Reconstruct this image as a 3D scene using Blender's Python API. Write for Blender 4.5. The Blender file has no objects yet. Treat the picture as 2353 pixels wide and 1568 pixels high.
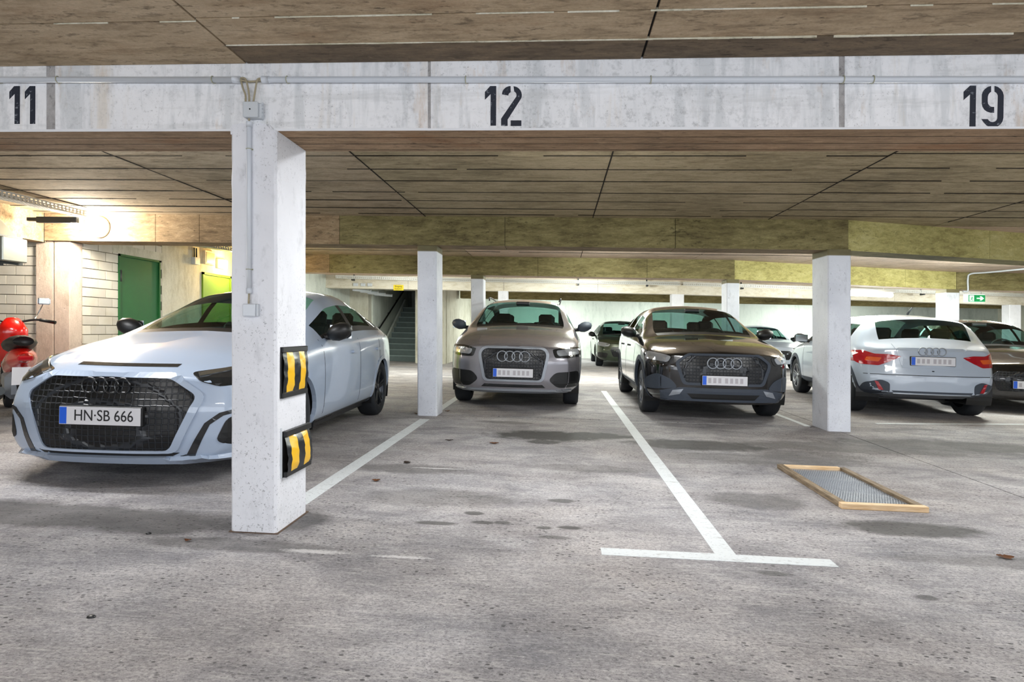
import bpy, bmesh, math, random
import numpy as np
from mathutils import Vector, Matrix, noise as mnoise
from mathutils.bvhtree import BVHTree
from mathutils.geometry import delaunay_2d_cdt
random.seed(7)
C = bpy.context.scene.collection
S = bpy.context.scene
PI = math.pi
K = 0.0233            # the decks of the garage fall 2.3 % towards +X
H = 1.06
TH = math.atan(106.5/1364)

# ------------------------------------------------------------ camera, world, lights, exposure
cd = bpy.data.cameras.new('camera'); cam = bpy.data.objects.new('camera', cd); C.objects.link(cam)
cd.sensor_width = 36; cd.lens = 1364/2353*36; cd.shift_y = -25/2353
cd.clip_start = 0.05; cd.clip_end = 200
cam.location = (0, 0, H); cam.rotation_euler = (PI/2, 0, TH)
S.camera = cam
S.view_settings.view_transform = 'Standard'; S.view_settings.look = 'None'
S.view_settings.exposure = 0.0; S.view_settings.gamma = 1; S.view_settings.use_curve_mapping = False
w = bpy.data.worlds.new('world'); S.world = w; w.use_nodes = True
w.node_tree.nodes['Background'].inputs[0].default_value = (0.86, 0.92, 1.0, 1)
w.node_tree.nodes['Background'].inputs[1].default_value = 1.35

def area(name, loc, size, sizey, energy, col, rot):
    l = bpy.data.lights.new(name, 'AREA'); l.shape = 'RECTANGLE'; l.size = size; l.size_y = sizey
    l.energy = energy; l.color = col
    o = bpy.data.objects.new(name, l); o.location = loc; o.rotation_euler = rot; C.objects.link(o); return o
def point(name, loc, r, energy, col):
    l = bpy.data.lights.new(name, 'POINT'); l.shadow_soft_size = r; l.energy = energy; l.color = col
    o = bpy.data.objects.new(name, l); o.location = loc; C.objects.link(o); return o
# daylight coming in through the open side of the deck, behind the photographer
area('daylight_opening', (1.5, -4.6, 1.25), 13, 2.2, 190, (0.90, 0.94, 1.0), (PI/2, 0, 0))
area('daylight_opening_right', (9.0, -1.5, 1.3), 5, 2.0, 50, (0.90, 0.94, 1.0), (PI/2, 0, PI/2.6))

# ------------------------------------------------------------ helpers
def shear(bm):
    for v in bm.verts: v.co.z -= K*v.co.x
def obj(name, bm, mats, parent=None, loc=None, smooth=False, kind=None, sh=True):
    if sh: shear(bm)
    me = bpy.data.meshes.new(name)
    bm.normal_update(); bm.to_mesh(me); bm.free()
    if not isinstance(mats, (list, tuple)): mats = [mats]
    for m in mats: me.materials.append(m)
    if smooth: me.polygons.foreach_set('use_smooth', [True]*len(me.polygons))
    o = bpy.data.objects.new(name, me); C.objects.link(o)
    if parent is not None:
        o.parent = parent
        if parent.type == 'EMPTY' and sh:
            me.transform(Matrix.Translation(-parent.location))
    if kind: o['kind'] = kind
    return o
def tag(o, label=None, cat=None, group=None, kind=None):
    if label: o['label'] = label
    if cat: o['category'] = cat
    if group: o['group'] = group
    if kind: o['kind'] = kind
    return o
def thing(name, label, cat, loc=(0, 0, 0), group=None):
    o = bpy.data.objects.new(name, None); C.objects.link(o); o.location = loc; o.empty_display_size = 0.1
    return tag(o, label, cat, group)
def box(bm, x0, x1, y0, y1, z0, z1, mi=0, bevel=0):
    vs = [bm.verts.new(p) for p in [(x0,y0,z0),(x1,y0,z0),(x1,y1,z0),(x0,y1,z0),(x0,y0,z1),(x1,y0,z1),(x1,y1,z1),(x0,y1,z1)]]
    fs = [bm.faces.new([vs[i] for i in f]) for f in [(0,3,2,1),(4,5,6,7),(0,1,5,4),(1,2,6,5),(2,3,7,6),(3,0,4,7)]]
    for f in fs: f.material_index = mi
    if bevel:
        es = list({e for f in fs for e in f.edges})
        r = bmesh.ops.bevel(bm, geom=es, offset=bevel, segments=1, affect='EDGES', material=mi)
    return fs
def obox(bm, c, dx, dy, dz, R=None, mi=0, bevel=0):
    """box of size dx,dy,dz centred at c, rotated by matrix R"""
    n0 = len(bm.verts)
    box(bm, -dx/2, dx/2, -dy/2, dy/2, -dz/2, dz/2, mi, bevel)
    bm.verts.ensure_lookup_table()
    M = Matrix.Translation(Vector(c)) @ (R.to_4x4() if R else Matrix.Identity(4))
    for v in bm.verts[n0:]: v.co = M @ v.co
def prism(bm, pts, z0, z1, mi=0):
    a = [bm.verts.new((p[0], p[1], z0)) for p in pts]; b = [bm.verts.new((p[0], p[1], z1)) for p in pts]
    n = len(pts)
    fs = [bm.faces.new(a[::-1]), bm.faces.new(b)] + [bm.faces.new((a[i], a[(i+1) % n], b[(i+1) % n], b[i])) for i in range(n)]
    for f in fs: f.material_index = mi
    return fs
def tube(bm, pts, r, n=10, mi=0, cap=True):
    pts = [Vector(p) for p in pts]; rings = []
    rr = r if isinstance(r, (list, tuple)) else [r]*len(pts)
    up = None
    for i, p in enumerate(pts):
        t = (pts[min(i+1, len(pts)-1)] - pts[max(i-1, 0)]).normalized()
        if up is None:
            up = Vector((0, 0, 1)) if abs(t.z) < .9 else Vector((1, 0, 0))
        u = t.cross(up).normalized(); v = u.cross(t).normalized(); up = v
        rings.append([bm.verts.new(p + rr[i]*(math.cos(2*PI*k/n)*u + math.sin(2*PI*k/n)*v)) for k in range(n)])
    for a, b in zip(rings, rings[1:]):
        for k in range(n):
            f = bm.faces.new((a[k], a[(k+1) % n], b[(k+1) % n], b[k])); f.material_index = mi; f.smooth = True
    if cap:
        for f in (bm.faces.new(rings[0]), bm.faces.new(rings[-1][::-1])): f.material_index = mi
def curve_pts(ps, n=6):
    """Catmull-Rom through ps"""
    ps = [Vector(p) for p in ps]; q = [ps[0]] + ps + [ps[-1]]; out = []
    for i in range(1, len(q)-2):
        for k in range(n):
            t = k/n; a, b, c, d = q[i-1], q[i], q[i+1], q[i+2]
            out.append(.5*((2*b) + (c-a)*t + (2*a-5*b+4*c-d)*t*t + (3*b-a-3*c+d)*t**3))
    out.append(ps[-1]); return out
def lathe(bm, prof, axis='y', n=32, c=(0, 0, 0), mi=0, closed=False):
    rings = []
    for (r, h) in prof:
        ring = []
        for k in range(n):
            a = 2*PI*k/n
            if axis == 'y': p = (r*math.cos(a), h, r*math.sin(a))
            elif axis == 'x': p = (h, r*math.cos(a), r*math.sin(a))
            else: p = (r*math.cos(a), r*math.sin(a), h)
            ring.append(bm.verts.new(Vector(p)+Vector(c)))
        rings.append(ring)
    for a, b in zip(rings, rings[1:]):
        for k in range(n):
            f = bm.faces.new((a[k], a[(k+1) % n], b[(k+1) % n], b[k])); f.material_index = mi; f.smooth = True

# ------------------------------------------------------------ materials
class NT:
    def __init__(s, name):
        s.m = bpy.data.materials.new(name); s.m.use_nodes = True; s.t = s.m.node_tree
        s.b = s.t.nodes['Principled BSDF']; s.out = s.t.nodes['Material Output']
        s.geo = s.t.nodes.new('ShaderNodeNewGeometry')
    def n(s, typ, **kw):
        x = s.t.nodes.new(typ)
        for k, v in kw.items(): setattr(x, k, v)
        return x
    def l(s, a, b): s.t.links.new(a, b)
    def setin(s, sock, v):
        if hasattr(v, 'is_output') or isinstance(v, bpy.types.NodeSocket): s.l(v, sock)
        else: sock.default_value = v
    def coords(s, scale, src=None):
        mp = s.n('ShaderNodeMapping'); mp.inputs['Scale'].default_value = scale
        s.l(src or s.geo.outputs['Position'], mp.inputs['Vector']); return mp.outputs[0]
    def noise(s, scale, detail=4, sc=(1, 1, 1), rough=.55, src=None, dist=0):
        x = s.n('ShaderNodeTexNoise'); x.inputs['Scale'].default_value = scale; x.inputs['Detail'].default_value = detail
        x.inputs['Roughness'].default_value = rough; x.inputs['Distortion'].default_value = dist
        s.l(s.coords(sc, src), x.inputs['Vector']); return x.outputs['Fac']
    def vor(s, scale, sc=(1, 1, 1), rnd=1):
        x = s.n('ShaderNodeTexVoronoi'); x.inputs['Scale'].default_value = scale; x.inputs['Randomness'].default_value = rnd
        s.l(s.coords(sc), x.inputs['Vector']); return x
    def ramp(s, fac, a, b, ca=0, cb=1):
        x = s.n('ShaderNodeMapRange'); x.inputs[1].default_value = a; x.inputs[2].default_value = b
        x.inputs[3].default_value = ca; x.inputs[4].default_value = cb; s.l(fac, x.inputs[0]); return x.outputs[0]
    def mix(s, fac, a, b, typ='MIX'):
        x = s.n('ShaderNodeMix', data_type='RGBA', blend_type=typ)
        s.setin(x.inputs[0], fac)
        for i, v in ((6, a), (7, b)):
            if isinstance(v, tuple): v = (*v, 1) if len(v) == 3 else v
            s.setin(x.inputs[i], v)
        return x.outputs[2]
    def math(s, op, a, b=0, clamp=False):
        x = s.n('ShaderNodeMath', operation=op, use_clamp=clamp); s.setin(x.inputs[0], a); s.setin(x.inputs[1], b); return x.outputs[0]
    def bump(s, h, strength=.3, dist=.01, prev=None):
        x = s.n('ShaderNodeBump'); x.inputs['Strength'].default_value = strength; x.inputs['Distance'].default_value = dist
        s.l(h, x.inputs['Height'])
        if prev: s.l(prev, x.inputs['Normal'])
        return x.outputs[0]
    def fin(s, col=None, rough=None, nrm=None, metal=0):
        if col is not None: s.setin(s.b.inputs['Base Color'], (*col, 1) if isinstance(col, tuple) and len(col) == 3 else col)
        if rough is not None: s.setin(s.b.inputs['Roughness'], rough)
        if nrm is not None: s.l(nrm, s.b.inputs['Normal'])
        s.b.inputs['Metallic'].default_value = metal
        return s.m
def srgb(r, g, b):
    f = lambda c: (c/255/12.92) if c/255 <= .04045 else ((c/255+.055)/1.055)**2.4
    return (f(r), f(g), f(b))
def plain(name, col, rough=.5, metal=0, coat=0, emit=None, es=0, var=.06):
    m = NT(name)
    nz = m.noise(9, 3)
    c2 = tuple(x*(1-var) for x in col)
    m.fin(m.mix(nz, col, c2), rough, None, metal)
    if coat: m.b.inputs['Coat Weight'].default_value = coat; m.b.inputs['Coat Roughness'].default_value = .04
    if emit: m.b.inputs['Emission Color'].default_value = (*emit, 1); m.b.inputs['Emission Strength'].default_value = es
    return m.m

def concrete(name, light, mid, dark, streak=(1.1, 5, 5), pits=.4, bump=.4, rust=0, fine=1.0, fleck=1.0, lo=.36, hi=.66):
    """board marked concrete: streaks along X, pits, mould patches"""
    m = NT(name)
    big = m.noise(.9, 5, (1, 1, 1), .6)
    st = m.noise(3.2, 6, streak, .65, dist=.4)
    st2 = m.noise(14, 4, streak, .7)
    gr = m.noise(70, 3, (1, 1, 1), .7)
    a = m.math('ADD', m.math('MULTIPLY', big, .35), m.math('MULTIPLY', st, .45))
    a = m.math('ADD', a, m.math('MULTIPLY', st2, .2))
    c = m.mix(m.ramp(a, lo, .5), dark, mid)
    c = m.mix(m.ramp(a, .5, hi), c, light)
    c = m.mix(m.ramp(gr, .35, .7, 0, .28*fine), c, tuple(x*.45 for x in mid))
    fk = m.noise(34, 4, (.30*streak[0], .2*streak[1], .2*streak[2]), .75, dist=.3)
    fm = m.noise(2.6, 5, (.5, 1.2, 1.2), .65)
    fl_ = m.math('MULTIPLY', m.ramp(fk, .54, .66), m.ramp(fm, .40, .62, .12, 1))
    c = m.mix(m.math('MULTIPLY', fl_, .75*fleck), c, tuple(x*.55 for x in dark))
    lf = m.math('MULTIPLY', m.ramp(fk, .44, .34), m.ramp(fm, .55, .40))
    c = m.mix(m.math('MULTIPLY', lf, .35*fleck), c, tuple(min(1, x*1.3) for x in light))
    if rust:
        r = m.noise(2.3, 5, (.5, 1.4, 1.4), .7)
        c = m.mix(m.ramp(r, .56, .72, 0, rust), c, srgb(150, 96, 50))
    v = m.vor(26, (.55, 1, 1))
    pn = m.noise(5, 3, (1, 1, 1), .6)
    pit = m.math('MULTIPLY', m.ramp(v.outputs['Distance'], .10, .17, 1, 0), m.ramp(pn, .5, .62))
    c = m.mix(m.math('MULTIPLY', pit, pits), c, tuple(x*.25 for x in dark))
    h = m.math('SUBTRACT', m.math('ADD', m.math('MULTIPLY', st2, .8), m.math('MULTIPLY', gr, .5)), m.math('MULTIPLY', pit, 1.2))
    return m.fin(c, .88, m.bump(h, bump, .006))
def painted(name, base, worn, spots=.5, streaky=False, top=None, rust=0, low=True):
    """white paint on concrete with chips; top = height above the local deck where the paint ends"""
    m = NT(name)
    big = m.noise(1.7, 5, (1, 1, 1), .6)
    c = m.mix(m.ramp(big, .38, .62, 0, .55), base, worn)
    md = m.noise(9, 6, (1, 1, .5), .7)
    c = m.mix(m.ramp(md, .55, .72, 0, .45), c, tuple(x*.62 for x in worn))
    if streaky:
        s1 = m.noise(2.6, 5, (4.5, 1, .55), .65, dist=.3)
        c = m.mix(m.ramp(s1, .50, .62, 0, .42), c, srgb(186, 192, 196))
        s2 = m.noise(1.5, 5, (3.4, 1, .35), .7, src=None)
        c = m.mix(m.ramp(s2, .57, .70, 0, .35), c, srgb(208, 188, 152))
        sx = m.noise(2.0, 6, (.5, 1, 6), .7)
        c = m.mix(m.ramp(sx, .54, .66, 0, .32), c, srgb(186, 188, 188))
        sg_ = m.noise(26, 5, (1, 1, 1), .75); c = m.mix(m.math('MULTIPLY', m.ramp(sg_, .52, .68), m.ramp(big, .42, .6, .1, .6)), c, srgb(160, 163, 166))
    g = m.noise(2.2, 4, (1, 1, 1), .65)
    if low:      # more chips near the deck
        sp_ = m.n('ShaderNodeSeparateXYZ'); m.l(m.geo.outputs['Position'], sp_.inputs[0])
        g = m.math('ADD', g, m.ramp(sp_.outputs[2], 0, 1.3, .13, -.02))
    n1 = m.noise(75, 3, (1, 1, 1), .75); n2 = m.noise(38, 4, (1, 1, .8), .7, dist=.6)
    chip = m.math('MULTIPLY', m.ramp(n1, .60, .66), m.ramp(g, .44, .62))
    chip2 = m.math('MULTIPLY', m.ramp(n2, .655, .69), m.ramp(m.noise(4, 4), .46, .58))
    ch = m.math('MAXIMUM', chip, chip2)
    c = m.mix(m.math('MULTIPLY', ch, spots), c, srgb(84, 86, 90))
    if rust:
        r = m.noise(3.0, 5, (2.2, 1, .6), .7)
        c = m.mix(m.ramp(r, .60, .74, 0, rust), c, srgb(190, 150, 96))
    if top is not None:
        sp = m.n('ShaderNodeSeparateXYZ'); m.l(m.geo.outputs['Position'], sp.inputs[0])
        zz = m.math('ADD', sp.outputs[2], m.math('MULTIPLY', sp.outputs[0], K))
        bare = m.mix(m.noise(4, 5, (1, 1, 3)), srgb(78, 72, 48), srgb(132, 124, 88))
        c = m.mix(m.ramp(zz, top-.006, top+.006), c, bare)
    gr = m.noise(60, 3)
    h = m.math('SUBTRACT', m.math('ADD', m.math('MULTIPLY', gr, .3), m.math('MULTIPLY', md, .8)), m.math('MULTIPLY', ch, 1.0))
    return m.fin(c, .7, m.bump(h, .35, .006))

def floor_material():
    m = NT('floor_concrete')
    P = m.geo.outputs['Position']
    big = m.noise(.55, 5, (1, 1, 1), .6); med = m.noise(1.6, 6, (1, 1.7, 1), .65, dist=.5)
    st = m.noise(4, 6, (.6, 2.2, 1), .7, dist=.3)
    gr = m.noise(90, 4, (.7, 1, 1), .85); br = m.noise(34, 4, (.22, 2.6, 1), .75)
    c = m.mix(m.ramp(med, .36, .64), srgb(132, 131, 136), srgb(190, 187, 188))
    c = m.mix(m.ramp(big, .40, .62, 0, .4), c, srgb(160, 149, 141))
    c = m.mix(m.ramp(st, .50, .74, 0, .42), c, srgb(92, 92, 96))
    wr = m.noise(2.3, 4, (1, 1, 1), .6)
    c = m.mix(m.ramp(wr, .56, .72, 0, .35), c, srgb(206, 204, 206))
    c = m.mix(m.ramp(gr, .44, .64, 0, .62), c, srgb(74, 74, 77))
    c = m.mix(m.ramp(gr, .40, .30, 0, .5), c, srgb(226, 224, 222))
    c = m.mix(m.ramp(br, .52, .70, 0, .30), c, srgb(228, 224, 218))
    # aggregate pits
    v = m.vor(38, (.6, 1, 1)); rn = m.noise(2.2, 3)
    pit = m.math('MULTIPLY', m.ramp(v.outputs['Distance'], .15, .22, 1, 0), m.ramp(rn, .44, .54))
    v2 = m.vor(95, (.6, 1, 1)); pit2 = m.ramp(v2.outputs['Distance'], .12, .2, .75, 0)
    pits = m.math('MAXIMUM', pit, pit2)
    c = m.mix(m.math('MULTIPLY', pits, .75), c, srgb(36, 35, 36))
    # oil and damp stains: (x, y, rx, ry, strength, rough edge)
    warp = m.noise(7, 5, (1, 1, 1), .65)
    sp = m.n('ShaderNodeSeparateXYZ'); m.l(P, sp.inputs[0])
    wet = None
    stains = [(-.10, 5.95, .62, .30, .78), (.35, 6.05, .45, .2, .7), (-.14, 5.62, .17, .12, .55), (-.66, 3.17, .13, .035, .5), (-.41, 3.22, .07, .03, .5),
              (-.31, 3.23, .05, .03, .45), (.02, 3.70, .09, .045, .45), (-.48, 3.37, .06, .035, .5), (-.08, 3.18, .05, .028, .5),
              (.06, 3.20, .07, .03, .55), (-.02, 3.04, .1, .03, .35), (1.35, 5.75, .75, .28, .55), (1.75, 5.2, .9, .25, .3), (1.25, 3.9, .32, .2, .32),
              (1.95, 3.46, .42, .14, .52), (2.3, 3.0, .7, .09, .3), (-1.1, 4.35, .5, .16, .35), (-.75, 3.65, .5, .2, .28), (.2, 4.6, .5, .14, .25),
              (2.2, 5.4, .5, .3, .3), (-1.42, 3.12, .2, .2, .4), (-2.1, 2.9, .35, .14, .45), (-3.0, 3.0, 1.6, .22, .45), (-1.55, 2.72, .5, .09, .35),
              (.95, 2.72, .07, .03, .35), (2.9, 5.9, 1.4, .3, .35), (3.9, 6.2, 1.4, .35, .42), (-.6, 6.7, .35, .1, .35), (1.5, 2.55, .05, .03, .4)]
    for (x, y, rx, ry, a) in stains:
        dx = m.math('DIVIDE', m.math('SUBTRACT', sp.outputs[0], x), rx)
        dy = m.math('DIVIDE', m.math('SUBTRACT', sp.outputs[1], y), ry)
        d = m.math('ADD', m.math('MULTIPLY', dx, dx), m.math('MULTIPLY', dy, dy))
        d = m.math('ADD', d, m.math('MULTIPLY', warp, 1.5))
        s = m.math('MULTIPLY', m.ramp(d, 1.25, 1.9, min(1, a*1.6), 0), m.ramp(gr, .35, .6, 1, .82))
        wet = s if wet is None else m.math('MAXIMUM', wet, s)
    c = m.mix(wet, c, srgb(38, 36, 33))
    # whitish salt crusts
    for (x, y, rx, ry) in [(-1.13, 2.69, .22, .035), (-.72, 2.68, .2, .022), (-.9, 4.4, .3, .02)]:
        dx = m.math('DIVIDE', m.math('SUBTRACT', sp.outputs[0], x), rx); dy = m.math('DIVIDE', m.math('SUBTRACT', sp.outputs[1], y), ry)
        d = m.math('ADD', m.math('ADD', m.math('MULTIPLY', dx, dx), m.math('MULTIPLY', dy, dy)), m.math('MULTIPLY', gr, 1.6))
        c = m.mix(m.ramp(d, .9, 1.5, .7, 0), c, srgb(222, 220, 220))
    # hairline crack near the camera
    cr = m.n('ShaderNodeTexWave', wave_type='BANDS', bands_direction='X')
    h = m.math('SUBTRACT', m.math('ADD', m.math('MULTIPLY', gr, .7), m.math('MULTIPLY', br, .6)), m.math('MULTIPLY', pits, 1.0))
    return m.fin(c, m.ramp(wet, 0, .9, .85, .74), m.bump(h, .55, .006))

def paintline(name='road_paint'):
    m = NT(name)
    w1 = m.noise(13, 6, (.6, 1.8, 1), .75); w2 = m.noise(60, 3)
    c = m.mix(m.ramp(w1, .56, .70, 0, .8), srgb(208, 213, 215), srgb(156, 157, 158))
    c = m.mix(m.ramp(w2, .55, .7, 0, .45), c, srgb(150, 152, 154))
    return m.fin(c, .75, m.bump(w2, .3, .003))

M = {}
M['floor'] = floor_material()
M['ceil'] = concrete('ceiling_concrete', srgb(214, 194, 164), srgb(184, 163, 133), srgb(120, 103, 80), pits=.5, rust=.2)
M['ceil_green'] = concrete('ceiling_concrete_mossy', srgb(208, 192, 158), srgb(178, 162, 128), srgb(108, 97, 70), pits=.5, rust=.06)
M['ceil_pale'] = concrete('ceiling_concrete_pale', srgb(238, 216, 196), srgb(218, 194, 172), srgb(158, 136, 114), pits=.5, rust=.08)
M['ceil_dark'] = concrete('ceiling_concrete_dark', srgb(150, 130, 104), srgb(118, 102, 82), srgb(70, 60, 46), pits=.4, rust=0)
M['lime'] = concrete('lime_crust', srgb(240, 238, 230), srgb(214, 210, 190), srgb(150, 140, 100), pits=.2)
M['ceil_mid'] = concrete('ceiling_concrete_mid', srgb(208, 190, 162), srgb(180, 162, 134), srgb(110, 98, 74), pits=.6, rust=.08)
M['soffit'] = concrete('beam_soffit', srgb(196, 166, 134), srgb(166, 138, 108), srgb(116, 94, 70), pits=.5, rust=.45)
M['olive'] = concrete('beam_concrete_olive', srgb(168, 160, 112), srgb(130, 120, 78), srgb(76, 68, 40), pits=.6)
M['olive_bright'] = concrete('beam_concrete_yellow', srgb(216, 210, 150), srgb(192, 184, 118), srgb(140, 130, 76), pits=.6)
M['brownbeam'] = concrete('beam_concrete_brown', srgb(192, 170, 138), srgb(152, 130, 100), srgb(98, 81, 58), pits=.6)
M['palebeam'] = concrete('beam_concrete_lit', srgb(244, 240, 228), srgb(230, 224, 208), srgb(198, 188, 162), pits=.4, fleck=.3)  # near-white tone holds the lamp light falling on the fourth beam
M['white_beam'] = painted('beam_white_paint', srgb(248, 249, 252), srgb(228, 230, 234), .35, True, rust=.4, low=False)
M['rough'] = concrete('rough_joint_concrete', srgb(206, 204, 204), srgb(178, 176, 176), srgb(140, 138, 136), streak=(5, 5, 5), pits=1, bump=.9)
M['white_col'] = painted('column_white_paint', srgb(232, 234, 240), srgb(212, 214, 220), .55)
M['white_col_bare'] = painted('column_paint_bare_head', srgb(226, 230, 238), srgb(198, 202, 212), .7, top=1.965)
M['pinkwall'] = concrete('pier_concrete_pink', srgb(218, 202, 190), srgb(200, 183, 170), srgb(164, 146, 132), fleck=.4, streak=(2.5, 2.5, 1), pits=.5)
M['palewall'] = concrete('wall_pale_plaster', srgb(226, 224, 210), srgb(208, 206, 190), srgb(172, 168, 146), fleck=.3, streak=(2.2, 2.2, .7), pits=.3)
M['tealwall'] = concrete('wall_cool_tint', srgb(230, 236, 228), srgb(218, 226, 218), srgb(186, 196, 188), fleck=.15, streak=(2, 2, .6), pits=.2)
def brickmat():
    m = NT('sand_lime_brick')
    oi = m.n('ShaderNodeObjectInfo')
    g = m.noise(24, 4); b2 = m.noise(3, 4)
    c = m.mix(oi.outputs['Random'], srgb(218, 214, 202), srgb(194, 190, 182))
    c = m.mix(m.ramp(b2, .45, .7, 0, .4), c, srgb(176, 166, 144))
    return m.fin(c, .85, m.bump(g, .3, .004))
M['brick'] = brickmat()
M['mortar'] = plain('mortar', srgb(156, 146, 124), .95, var=.3)
M['dark_gap'] = plain('joint_filler', srgb(22, 20, 18), .95, var=.4)
M['mould'] = plain('mould_brown', srgb(46, 38, 26), .95, var=.6)
M['line'] = paintline()
M['pipe'] = plain('grey_plastic_conduit', srgb(214, 220, 228), .35)
M['clip'] = plain('yellowed_clip', srgb(176, 176, 150), .5)
M['cable'] = plain('beige_cable', srgb(168, 158, 132), .5)
M['jbox'] = plain('grey_plastic_box', srgb(206, 212, 218), .45)
M['ink'] = NT('stencil_paint')
_n = M['ink'].noise(45, 4, (1, 1, 1.3)); _c = M['ink'].mix(M['ink'].ramp(_n, .62, .72, 0, .7), srgb(32, 38, 52), srgb(150, 156, 166))
M['ink'] = M['ink'].fin(_c, .7)
M['rubber'] = plain('black_rubber', srgb(26, 28, 30), .35, var=.3)
M['foam_black'] = plain('black_foil', srgb(20, 26, 32), .25)
M['yellow'] = plain('yellow_foil', srgb(252, 196, 0), .3, coat=.5)
M['green_door'] = plain('green_steel_paint', srgb(10, 96, 40), .62, var=.25)
M['green_door2'] = plain('lime_green_paint', srgb(120, 160, 30), .5, var=.1)
M['galv'] = plain('galvanised_steel', srgb(176, 180, 172), .42, .7, var=.2)
M['galv_pale'] = plain('galvanised_tray', srgb(224, 226, 222), .5, .15, var=.12)
M['steel_dark'] = plain('dark_steel', srgb(56, 60, 62), .5, .5)
M['black'] = plain('black_plastic', srgb(14, 15, 17), .45)
M['tyre'] = plain('tyre_rubber', srgb(30, 34, 40), .8, var=.3)
M['rim'] = plain('alloy_rim', srgb(150, 154, 160), .3, .8)
M['rim_dark'] = plain('dark_alloy_rim', srgb(58, 62, 68), .35, .7)
M['wood'] = NT('raw_pine')
_a = M['wood'].noise(6, 5, (1.4, 1.4, 10)); _c = M['wood'].mix(M['wood'].ramp(_a, .35, .68), srgb(232, 204, 166), srgb(206, 170, 124)); M['wood'] = M['wood'].fin(_c, .65)
M['wood_grey'] = NT('weathered_pine')
_a = M['wood_grey'].noise(7, 5, (9, 1.2, 9)); _c = M['wood_grey'].mix(M['wood_grey'].ramp(_a, .35, .68), srgb(150, 132, 108), srgb(96, 80, 60)); M['wood_grey'] = M['wood_grey'].fin(_c, .7)
M['wire'] = plain('wire_mesh', srgb(172, 178, 186), .4, .3)
M['chrome'] = plain('chrome', srgb(200, 204, 208), .15, 1)
M['plate'] = plain('plate_white', srgb(226, 226, 230), .4)
M['plate_blue'] = plain('plate_blue', srgb(20, 96, 224), .4)
M['plate_text'] = plain('plate_black', srgb(24, 24, 28), .5)
M['plate_smudge'] = plain('plate_grey_print', srgb(186, 182, 188), .5)
M['lampglass'] = plain('headlight_glass', srgb(178, 184, 192), .08, .5, 1)
M['lampdark'] = plain('headlight_housing', srgb(30, 34, 38), .12, .3, 1)
M['red_lens'] = plain('red_lens', srgb(176, 22, 34), .12, 0, 1)
M['orange_lens'] = plain('orange_lens', srgb(224, 92, 30), .15, 0, 1)
M['seat'] = plain('seat_fabric', srgb(34, 36, 40), .8)
M['paint_white'] = plain('car_paint_white', srgb(180, 192, 208), .28, 0, 1, var=.01)
M['paint_ice'] = plain('car_paint_ice_white', srgb(164, 179, 200), .28, 0, 1, var=.01)
M['paint_grey'] = plain('car_paint_grey', srgb(142, 140, 146), .26, .55, 1, var=.02)
M['paint_black'] = plain('car_paint_black', srgb(16, 15, 16), .12, 0, 1, var=.02)
M['paint_green'] = plain('car_paint_dark_green', srgb(52, 64, 48), .2, .3, 1, var=.02)
M['paint_red'] = plain('red_bodywork', srgb(206, 22, 14), .2, 0, 1, var=.02)
M['cladding'] = plain('grey_cladding', srgb(58, 66, 78), .6)
M['silver_trim'] = plain('silver_trim', srgb(158, 164, 172), .4, .5)
M['leaf'] = plain('dry_leaf', srgb(140, 88, 48), .7, var=.4)
M['leaf_dark'] = plain('dark_leaf', srgb(66, 48, 36), .7, var=.4)
M['sign_yellow'] = plain('sign_yellow', srgb(244, 216, 30), .45)
M['stair'] = plain('stair_terrazzo', srgb(96, 112, 112), .7, var=.3)
M['stair_edge'] = plain('stair_nosing', srgb(132, 150, 150), .6, var=.2)
M['scooter_seat'] = plain('scooter_seat_vinyl', srgb(22, 22, 24), .5)
def glassmat():
    m = NT('car_glass'); t = m.t
    g = m.n('ShaderNodeBsdfGlossy'); g.inputs['Roughness'].default_value = .02
    tr = m.n('ShaderNodeBsdfTransparent'); tr.inputs[0].default_value = (.50, .70, .66, 1)
    fr = m.n('ShaderNodeFresnel'); fr.inputs[0].default_value = 1.5
    mx = m.n('ShaderNodeMixShader'); m.l(m.math('MULTIPLY', fr.outputs[0], .45), mx.inputs[0]); m.l(tr.outputs[0], mx.inputs[1]); m.l(g.outputs[0], mx.inputs[2])
    m.l(mx.outputs[0], m.out.inputs[0]); return m.m
M['glass'] = glassmat()
def glow(name, col, s):
    m = NT(name); m.b.inputs['Base Color'].default_value = (*col, 1); m.b.inputs['Emission Color'].default_value = (*col, 1)
    m.b.inputs['Emission Strength'].default_value = s; return m.m
M['globe'] = glow('globe_lamp_glass', (1, .95, .86), 28)
M['amber'] = glow('amber_lamp_glass', (1, .80, .35), 14)
M['tube'] = glow('fluorescent_tube', (.96, 1, .97), 22)
M['exit_green'] = glow('exit_sign_green', srgb(20, 150, 84), .55)
M['exit_white'] = glow('exit_sign_white', srgb(225, 245, 235), .8)
def grillemat():
    m = NT('grille_honeycomb')
    tc = m.n('ShaderNodeTexCoord')
    v = m.n('ShaderNodeTexVoronoi', feature='DISTANCE_TO_EDGE'); v.inputs['Scale'].default_value = 26; v.inputs['Randomness'].default_value = .15
    m.l(tc.outputs['Object'], v.inputs['Vector'])
    e = m.ramp(v.outputs['Distance'], .04, .12, 1, 0)
    return m.fin(m.mix(e, srgb(8, 9, 11), srgb(40, 44, 50)), .3, m.bump(e, .8, .01))
M['grille'] = grillemat()

# ------------------------------------------------------------ deck levels and plan
ZC, ZB = 2.377, 2.034                 # slab soffit and beam soffit above the deck
XK = 3.2                              # joint line where the right wing starts
WA = math.radians(17.0)               # the wing turns by this much
WD = Vector((math.cos(WA), math.sin(WA)))
XJ = [-9.49, -7.51, -5.53, -3.55, -1.575, .40, 2.38, 4.36, 6.34, 8.32, 10.3, 12.3, 16.0]

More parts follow.
